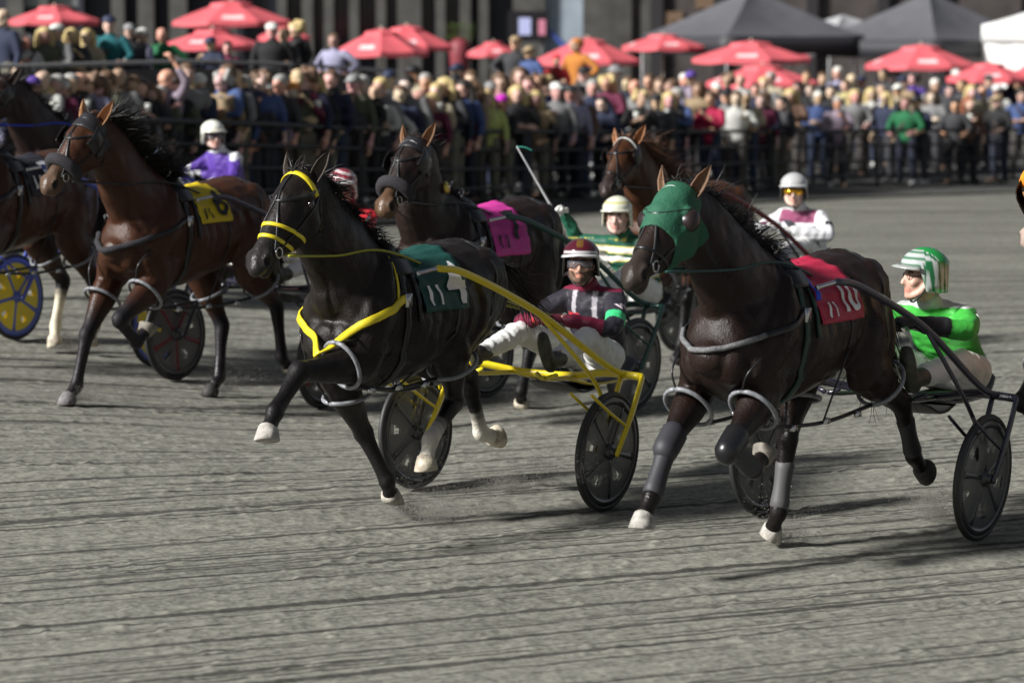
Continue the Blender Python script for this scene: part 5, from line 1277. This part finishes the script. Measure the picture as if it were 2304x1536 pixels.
strap(t, 'breast_strap', [(.47, .01, 1.08), (.46, .03, .98), (.40, .04, .90)], .028, .008, YELLOW); strap(t, 'shoulder_strap', [(.02, .30, 1.24), (-.02, .24, 1.38), (-.05, .14, 1.50)], .022, .006, YELLOW)
hobbles(t); reins(t, (-1.86, 0, 1.08), m=mat('olive_rein', (.30, .30, .02), .5)); drape(t, 'saddle_cloth', -.18, -.60, -90, 90, GRN, x1b=-.56)
cloth_text(t, t['h'], 'number', '4', -.47, 64, .38, WP, bold=1); cloth_text(t, t['h'], 'number', '11', -.27, 74, .17, WP)
T['C'] = horse('C', 'dark brown horse number 10 in green hood and red saddle cloth', (.015, .0075, .0055), points=(.007, .005, .0045), muzzle=(.03, .022, .018), hoofs={'FR': (.38, .36, .32), 'HR': (.40, .37, .33), 'FL': (.2, .18, .15)}, ear_in=(.16, .085, .045), cx=1.05, cw=1.05, tail='down')
t = T['C']; bridle(t, brow=mat('white_browband', (.6, .62, .6), .5), brow_w=.03, blinkers=False); hood(t, mat('green_hood', (.012, .090, .046), .75, bump=.4, bscale=60)); saddle_and_girth(t, m=mat('dark_green_leather', (.01, .035, .025), .4)); collar(t, mat('dusty_fleece', (.17, .17, .175), .95, bump=1., bscale=160, noise=.3, nscale=60), rnd=.014, drop=-.02)
hobbles(t); reins(t, (-1.72, 0, 1.10), m=mat('dark_green_rein', (.01, .05, .045), .5)); drape(t, 'saddle_cloth', -.17, -.54, -86, 86, RED, x1b=-.60)
MBX = drape(t, 'saddle_cloth_trim', -.165, -.200, -62, 62, BLUE, off=.02, nx=3)
cloth_text(t, t['h'], 'number', '10', -.455, 64, .25, WP, squeeze=.75); cloth_text(t, t['h'], 'number', '11', -.272, 74, .12, WP)
boots(t, ['FL', 'FR'], mat('grey_boot', (.028, .028, .033), .6), r=.052); boots(t, ['HR'], mat('pale_boot', (.075, .075, .075), .6), r=.05, f0=.35); boots(t, ['HL'], mat('grey_boot'), r=.05, f0=.3)
for s, leg in ((-1, 'FR'), (1, 'FL')):
    k = V(t['P'][leg][1]); e = V(t['P'][leg][0]); ax = (e - k).normalized(); MB().sweep([k - ax * .05, k + ax * .01, k + ax * .09], [(.062, .068), (.066, .072), (.066, .074)], n=14, k=3).build('knee_boot', mat('grey_boot' if leg == 'FR' else 'black_patent'), t['h'])
T['A'] = horse('A', 'red-brown bay horse in yellow number cloth and black fleece noseband, frontmost at left', (.048, .018, .0085), muzzle=(.09, .055, .036), points=(.012, .010, .012), hoofs={'FR': (.16, .15, .15), 'FL': (.2, .17, .13), 'HL': (.3, .26, .2)}, voxel=.0125, tail='down', mane_len=.22, mane_n=1100, mane_w=.007, mane_dir=(-.55, .3, .7), ear_in=(.35, .17, .07))
t = T['A']; bridle(t, brow=LEATHER, roll=.040); hood(t, mat('black_hood', (.014, .013, .016), .5), umax=.12, cups=False); saddle_and_girth(t); collar(t, FLEECE_B, rnd=.022); hobbles(t); reins(t, (-1.86, 0, 1.08)); drape(t, 'saddle_cloth', -.17, -.50, -80, 80, YEL)
cloth_text(t, t['h'], 'number', '6', -.41, 54, .32, BP); cloth_text(t, t['h'], 'number', '11', -.25, 68, .12, BP)
T['D'] = horse('D', 'dark bay horse number 7 in pink cloth behind the black horse', (.016, .009, .007), muzzle=(.08, .045, .025), voxel=.0125, tail='down', mane_len=.12, hoofs={'HR': (.5, .47, .4)}, ear_in=(.22, .11, .05))
t = T['D']; bridle(t, brow=mat('white_browband'), roll=.042); hood(t, mat('black_hood'), umax=.10, cups=False); saddle_and_girth(t); collar(t, LEATHER); hobbles(t); reins(t, (-1.86, 0, 1.08)); drape(t, 'saddle_cloth', -.17, -.55, -96, 96, PNK)
cloth_text(t, t['h'], 'number', '7', -.43, 56, .36, BP); cloth_text(t, t['h'], 'number', '11', -.26, 78, .15, BP)
for s in (1,):                                    # brass disc on the neck
    p, nv = on(t['bvh'], T['D']['HDF'](.0, .2, -.45), .012); MB().sweep([tuple(p), tuple(p + nv * .02)], [.045, .04], side=(0, 0, 1), n=16, k=1, flat=True).build('brass_rosette', mat('brass', (.6, .45, .1), .35, .8), t['h'])
T['E'] = horse('E', 'bright bay horse whose head rises behind the green hooded horse', (.055, .021, .009), muzzle=(.03, .02, .018), voxel=.0125, tail='down', mane_n=800, mane_len=.26, mane_col=(.09, .04, .02), mane_dir=(-.9, .3, .15), ear_in=(.3, .13, .05))
t = T['E']; bridle(t, brow=mat('white_browband'), nose_w=.02); saddle_and_girth(t); collar(t, LEATHER); hobbles(t); reins(t, (-1.86, 0, 1.08))
T['H'] = horse('H', 'brown horse cut by the left edge, black number cloth and white hind sock', (.045, .018, .009), voxel=.0125, socks={'HL': 3, 'HR': 3, 'col': (.62, .56, .42)}, hoofs={'HL': (.5, .45, .36), 'HR': (.5, .45, .36)}, tail='down')
t = T['H']; bridle(t); saddle_and_girth(t); collar(t, LEATHER); hobbles(t); reins(t, (-1.86, 0, 1.08)); drape(t, 'saddle_cloth', -.17, -.55, -84, 84, BLK); cloth_text(t, t['h'], 'number', '5', -.43, 54, .34, WP); cloth_text(t, t['h'], 'number', '11', -.27, 66, .16, WP)
T['G'] = horse('G', 'dark brown horse farthest back at left with blue neck straps', (.022, .011, .009), voxel=.013, mane_len=.15, tail='down')
t = T['G']; bridle(t); saddle_and_girth(t, m=BLUE); collar(t, BLUE, w=.04); hobbles(t); reins(t, (-1.86, 0, 1.08), m=BLUE)
strap(t, 'shoulder_strap', [(.02, .28, 1.22), (-.02, .24, 1.36), (-.05, .14, 1.50)], .03, .006, BLUE)
T['I'] = horse('I', 'chestnut horse nosing in at the right edge with black blinkers and orange roll for a helmet', (.30, .15, .06), muzzle=(.4, .3, .25), voxel=.0125, ear_in=(.3, .15, .06))
t = T['I']; bridle(t, brow=mat('helmet_orange', (.8, .25, .01), .5), brow_w=.05); saddle_and_girth(t); collar(t, LEATHER); hobbles(t)
H_ = t['HDF']; MB().sweep([H_(.06, s_ * a, b) for s_, a, b in ((-1, .13, -.10), (-1, .12, -.02), (-1, .06, .05), (1, 0, .075), (1, .06, .05), (1, .12, -.02), (1, .13, -.10))], [.03, .042, .046, .048, .046, .042, .03], side=t['d'], n=14, k=4).build('helmet_stand_in', mat('helmet_orange_fleece', (.85, .25, .01), .9, bump=.6, bscale=120), t['h'])  # orange roll and browband stand in for a helmet beyond the head

YF = mat('yellow_paint', (.72, .56, .008), .28, coat=.5, noise=.05)
sulky('B', 'bright yellow framed sulky with smoked disc wheels behind the black horse', YF, DK, RM_, RM_, CV)
sulky('C', 'black framed sulky at right with smoked disc wheels', mat('black_frame', (.022, .02, .035), .22, spec=.7), DK, RM_, RM_, CV)
sulky('A', 'dark sulky with red wheel spokes behind the bay horse', mat('black_frame'), DK, RM_, mat('dim_red_spoke', (.18, .02, .03), .4), CV)
sulky('D', 'dark green framed sulky behind the pink clothed horse', mat('green_frame', (.008, .045, .035), .3), DK, RM_, RM_, CV)
sulky('E', 'dark red shafted sulky behind the green hooded horse', mat('black_frame'), DK, RM_, RM_, CV, m_shaft=mat('dark_red_shaft', (.16, .012, .015), .35))
BLF = mat('blue_frame', (.06, .09, .42), .3)
sulky('H', 'blue framed sulky with yellow and blue wheels at the left edge', BLF, DK, mat('periwinkle_rim', (.10, .15, .50), .3), mat('periwinkle_rim'), mat('yellow_disc', (.80, .62, .02), .4))
sulky('G', 'blue rimmed sulky farthest back at left', BLF, DK, mat('bright_blue_rim', (.08, .10, .60), .3), mat('grey_spoke', (.3, .3, .34), .4), CV)

def A3(c): return np.array(c, float)
def jacket_B(co, arm, N, Cc):
    C = np.tile(A3((.022, .020, .028)), (len(co), 1))
    for s in (1, -1):
        t, d = arm[s](co); m = (d < .10) & (t > 1.15); C[m] = (.13, .008, .03)
        g_ = (d < .10) & (t > .60) & (t < .80) & (s > 0); C[g_] = (.04, .50, .18)
    yk = (co[:, 0] > Cc.x + .04) & (np.abs(co[:, 1]) < .13) & (co[:, 2] > Cc.z - .03); st = yk & (np.abs(np.abs(co[:, 1]) - .075) < .018); C[st] = (.35, .33, .36)
    rd = yk & (co[:, 2] < Cc.z + .03) & (co[:, 1] < -.03); C[rd] = (.45, .03, .04)
    C[co[:, 2] > N.z - .005] = (.16, .01, .035)
    return C
def helm_B(L):
    C = np.tile(A3((.065, .006, .014)), (len(L), 1)); z = L[:, 2]; C[(z > .075) & (z < .088)] = (.6, .6, .6); C[(z > .098) & (z < .106)] = (.6, .6, .6); C[z < .05] = (.02, .02, .02); C[(z > .12) & (np.abs(L[:, 1]) < .02) & (L[:, 0] > 0.03)] = (.12, .06, .012); return C
d = seated_driver('B', 'bearded driver in black and maroon jacket with green armband, looking at the camera', (.52, .30, .22), jacket_B, helm_B, (.10, .008, .02), yaw=28, pitch=-4, beard=(.10, .055, .035), goggles='clear', brim_col=(.5, .5, .5), visor=.02, hx=(-.05, 0, -.045))
letters_on(d['o'], 'W', d['Sh'][1].lerp(d['El'][1], .30) + V((.045, .075, .02)), (.45, .8, .25), (0, 0, 1), .10, mat('silver_lettering', (.6, .5, .55), .5), jb=d['jb'])
def jacket_C(co, arm, N, Cc):
    C = np.tile(A3((.045, .36, .045)), (len(co), 1))
    for s in (1, -1):
        t, d_ = arm[s](co); C[(d_ < .10) & (t > 1.30)] = (.012, .012, .014)
    sd = (np.abs(co[:, 1]) > .12) & (co[:, 2] < Cc.z + .02) & (co[:, 2] > Cc.z - .28); t, d_ = arm[1](co); C[sd & (d_ > .09) & (co[:, 1] < 0)] = (.6, .6, .62)
    b = (co[:, 2] > N.z + .0); C[b] = (.5, .52, .5)
    st = (np.abs(co[:, 2] - (N.z - .09)) < .014) & (co[:, 0] > Cc.x) & (np.abs(co[:, 1]) < .16) & (np.sin(co[:, 1] * 110) > .1); C[st] = (.7, .75, .7)
    return C
def helm_C(L):
    z = L[:, 2] + np.clip(.06 - L[:, 0], 0, 1) ** 2 * 4.2; b = np.sin(z * 180 + 1); C = np.where((b > .35)[:, None], A3((.010, .12, .04)), A3((.42, .45, .44))); C[(z > .155) & (L[:, 2] > .09)] = (.015, .24, .05); return C
d = seated_driver('C', 'driver in bright green jacket and striped green helmet seen from the side', (.55, .33, .25), jacket_C, helm_C, (.02, .02, .02), yaw=-42, pitch=-3, goggles=None, hands={1: (-1.60, .08, 1.12), -1: (-1.62, -.05, 1.10)}, elbows={1: (-1.88, .30, 1.06), -1: (-1.85, -.28, 1.05)}, hx=(.20, 0, -.095), knee_up=-.07, psc=1.1, brim_col=(.3, .32, .3))
letters_on(d['o'], 'R', d['Sh'][1].lerp(d['El'][1], .22) + V((.0, .09, .01)), (.1, .8, .45), (0, 0, 1), .11, WP, jb=d['jb'])
G_ = d['HC']; Rm = d['Rm']
for s in (-1, 1): cable(d['o'], 'spectacles', [tuple(G_ + Rm @ V(p)) for p in [(.088 + .0 * i, s * (.030 + .020 * math.cos(i * .785)), .012 + .016 * math.sin(i * .785)) for i in range(9)]], .0022, BP, k=1)
for s in (-1, 1): cable(d['o'], 'spectacles', [tuple(G_ + Rm @ V(p)) for p in ((.088, s * .050, .015), (.03, s * .078, .018), (-.01, s * .082, .012))], .0022, BP, k=1)
def jacket_D(co, arm, N, Cc):
    z = co[:, 2] + .12 * (co[:, 0] - Cc.x); b = np.sin(z * 2 * math.pi / .105); C = np.where((b > -.1)[:, None], A3((.008, .075, .045)), A3((.68, .68, .62))); C = np.where((np.abs(b + .1) < .28)[:, None], A3((.6, .5, .1)), C); C[co[:, 2] > N.z - .01] = (.01, .09, .05); return C
def helm_plain(c, c2=None, f=None):
    def q(L):
        C = np.tile(A3(c), (len(L), 1)); z = L[:, 2]
        if c2 is not None: C[f(L)] = c2
        return C
    return q
dD = seated_driver('D', 'driver in green and white striped jacket and white helmet, one arm out with a whip', (.62, .40, .34), jacket_D, helm_plain((.62, .62, .50), (.45, .42, .08), lambda L: (L[:, 2] > .11) & (L[:, 2] < .125)), (.7, .7, .66), yaw=24, pitch=0, goggles=None, hx=(.06, 0, -.05), psc=1.03,
  hands={1: (-1.86, .05, 1.07), -1: (-2.08, -.50, 1.40)}, elbows={1: (-2.05, .33, 1.0), -1: (-2.20, -.42, 1.17)}, brim_col=(.6, .6, .5), visor=.015)
G_ = dD['HC']; Rm = dD['Rm']
for s in (-1, 1): cable(dD['o'], 'spectacles', [tuple(G_ + Rm @ V(p)) for p in [(.088, s * (.030 + .020 * math.cos(i * .785)), .012 + .015 * math.sin(i * .785)) for i in range(9)]], .002, BP, k=1)
def jacket_E(co, arm, N, Cc):
    C = np.tile(A3((.66, .66, .68)), (len(co), 1)); C[(co[:, 2] > N.z - .10) & (co[:, 0] > Cc.x - .05) & (np.abs(co[:, 1]) < .17)] = (.22, .05, .11)
    dg = np.abs(co[:, 1] * .9 + (co[:, 2] - Cc.z) * 1.0 - .02) < .05; C[dg & (co[:, 0] > Cc.x) & (co[:, 2] < N.z - .08) & (np.abs(co[:, 1]) < .16)] = (.03, .03, .04)
    C[co[:, 2] > N.z + .005] = (.5, .5, .5); return C
dE = seated_driver('E', 'driver in white jacket with maroon yoke and silver helmet, amber mirrored goggles', (.62, .42, .34), jacket_E, helm_plain((.42, .42, .42), (.03, .03, .03), lambda L: L[:, 2] < .045), (.6, .6, .6), yaw=26, goggles='mirror', brim_col=(.5, .5, .5), visor=.025, hx=(0, 0, -.04), psc=1.05,
  hands={1: (-1.84, .10, 1.08), -1: (-1.84, -.02, 1.12)}, elbows={1: (-2.1, .36, 1.02), -1: (-2.12, -.36, 1.02)})
letters_on(dE['o'], 'M', dE['Sh'][1].lerp(dE['El'][1], .35) + V((.04, .08, .0)), (.4, .85, .15), (0, 0, 1), .12, BP, jb=dE['jb'])
def jacket_G(co, arm, N, Cc):
    C = np.tile(A3((.09, .04, .28)), (len(co), 1)); n_ = vnoise(co[:, 0] * 9 + 50, co[:, 1] * 9 + co[:, 2] * 6 + 50, 4); C[n_ > .72] = (.6, .6, .62); C[co[:, 2] > N.z - .0] = (.7, .7, .68); return C
seated_driver('G', 'driver in purple jacket and white helmet turned to the right', (.6, .38, .32), jacket_G, helm_plain((.72, .72, .64), (.25, .25, .22), lambda L: (L[:, 2] < .05) & (np.abs(L[:, 1]) > .09)), (.6, .6, .6), yaw=62, goggles='clear', brim_col=(.6, .58, .48), visor=.05)
seated_driver('H', 'driver with pale blue and white helmet low behind the bay horse', (.6, .38, .32), lambda co, arm, N, Cc: np.tile(A3((.08, .10, .35)), (len(co), 1)), helm_plain((.60, .66, .74), (.25, .32, .5), lambda L: np.abs(L[:, 1]) > .07), (.6, .6, .6), yaw=-20, goggles='clear')
seated_driver('A', 'driver with red and white helmet hidden behind the black horse neck', (.55, .34, .27), lambda co, arm, N, Cc: np.where((co[:, 2:3] > Cc.z), A3((.5, .02, .03)), A3((.6, .6, .6))), lambda L: np.where((np.sin(L[:, 2] * 140 + L[:, 1] * 40) > .3)[:, None], A3((.6, .55, .55)), A3((.25, .015, .03))), (.5, .02, .03), yaw=20, goggles='dark', hx=(-.17, 0, .03))
# whip in the striped driver's hand
o = dD['o']; w0 = V((-2.06, -.50, 1.40)); w1 = w0 + V((.30, -.10, .72))
wo = empty('whip', tuple(o.matrix_world @ w0) if False else (0, 0, 0)); th = o.rotation_euler.z; ca, sa = math.cos(th), math.sin(th)
def tw(p): return V((o.location.x + p.x * ca - p.y * sa, o.location.y + p.x * sa + p.y * ca, o.location.z + p.z))
wo.location = tw(w0); tag(wo, 'long white driving whip with green snapper held up by the striped driver', 'whip')
P0 = tw(w0) - tw(w0); P1 = at(1163, 330, tw(w1).y) - tw(w0)
MB().sweep([tuple(P1 * -.06), tuple(P0), tuple(P1 * .5), tuple(P1)], [.011, .010, .008, .005], side=(0, 1, 0), n=8, k=2).build('shaft', mat('white_fibreglass', (.72, .72, .74), .4), wo)
cable(wo, 'lash', [tuple(P1), tuple(P1 + V((.06, -.02, -.005))), tuple(P1 + V((.12, -.03, -.03)))], .004, mat('green_lash', (.02, .25, .18), .6))
# thrown dirt
rr = random.Random(5); mb = MB()
def kick(x, y, z, n, sp, r0, r1):
    for _ in range(n):
        cx_, cy_, cz_ = x + rr.gauss(0, sp), y + rr.gauss(0, sp), max(z - .02, z + abs(rr.gauss(0, sp * .8))); q = rr.uniform(r0, r1); b_ = len(mb.v)
        mb.v += [(cx_ + q, cy_, cz_ - q), (cx_ - q, cy_ + q, cz_), (cx_ - q * .4, cy_ - q, cz_), (cx_, cy_, cz_ + q)]
        mb.f += [(b_, b_ + 1, b_ + 2), (b_, b_ + 3, b_ + 1), (b_ + 1, b_ + 3, b_ + 2), (b_, b_ + 2, b_ + 3)]
for key, leg in (('B', 'FR'), ('B', 'HL'), ('B', 'HR'), ('A', 'HR'), ('C', 'HR'), ('A', 'FR'), ('D', 'HR'), ('C', 'HL'), ('H', 'HR')):
    X, Y, phi, xa, sc = RIG[key]; th = math.atan2(-math.cos(phi), -math.sin(phi)); p = V(POSE[key][leg][3]) * sc
    wx = X + p.x * math.cos(th) - p.y * math.sin(th); wy = Y + p.x * math.sin(th) + p.y * math.cos(th); bx, by = -math.cos(th), -math.sin(th); z0 = float(gz(wx, wy))
    kick(wx + bx * .12, wy + by * .12, z0 + .02, 3500, .07, .0008, .0028)
    kick(wx + bx * .35, wy + by * .35, z0 + .03, 2000, .16, .0007, .0025)
    kick(wx + bx * .25, wy + by * .25, z0 + .02, 90, .13, .002, .005)
kick(*(at(1235, 1080, 14.9)), 3500, .13, .0007, .0025)
tag(mb.build('thrown_dirt', mat('dirt_clod', (.22, .21, .185), .9)), 'loose dirt kicked up by the hooves', 'dirt', kind='stuff')
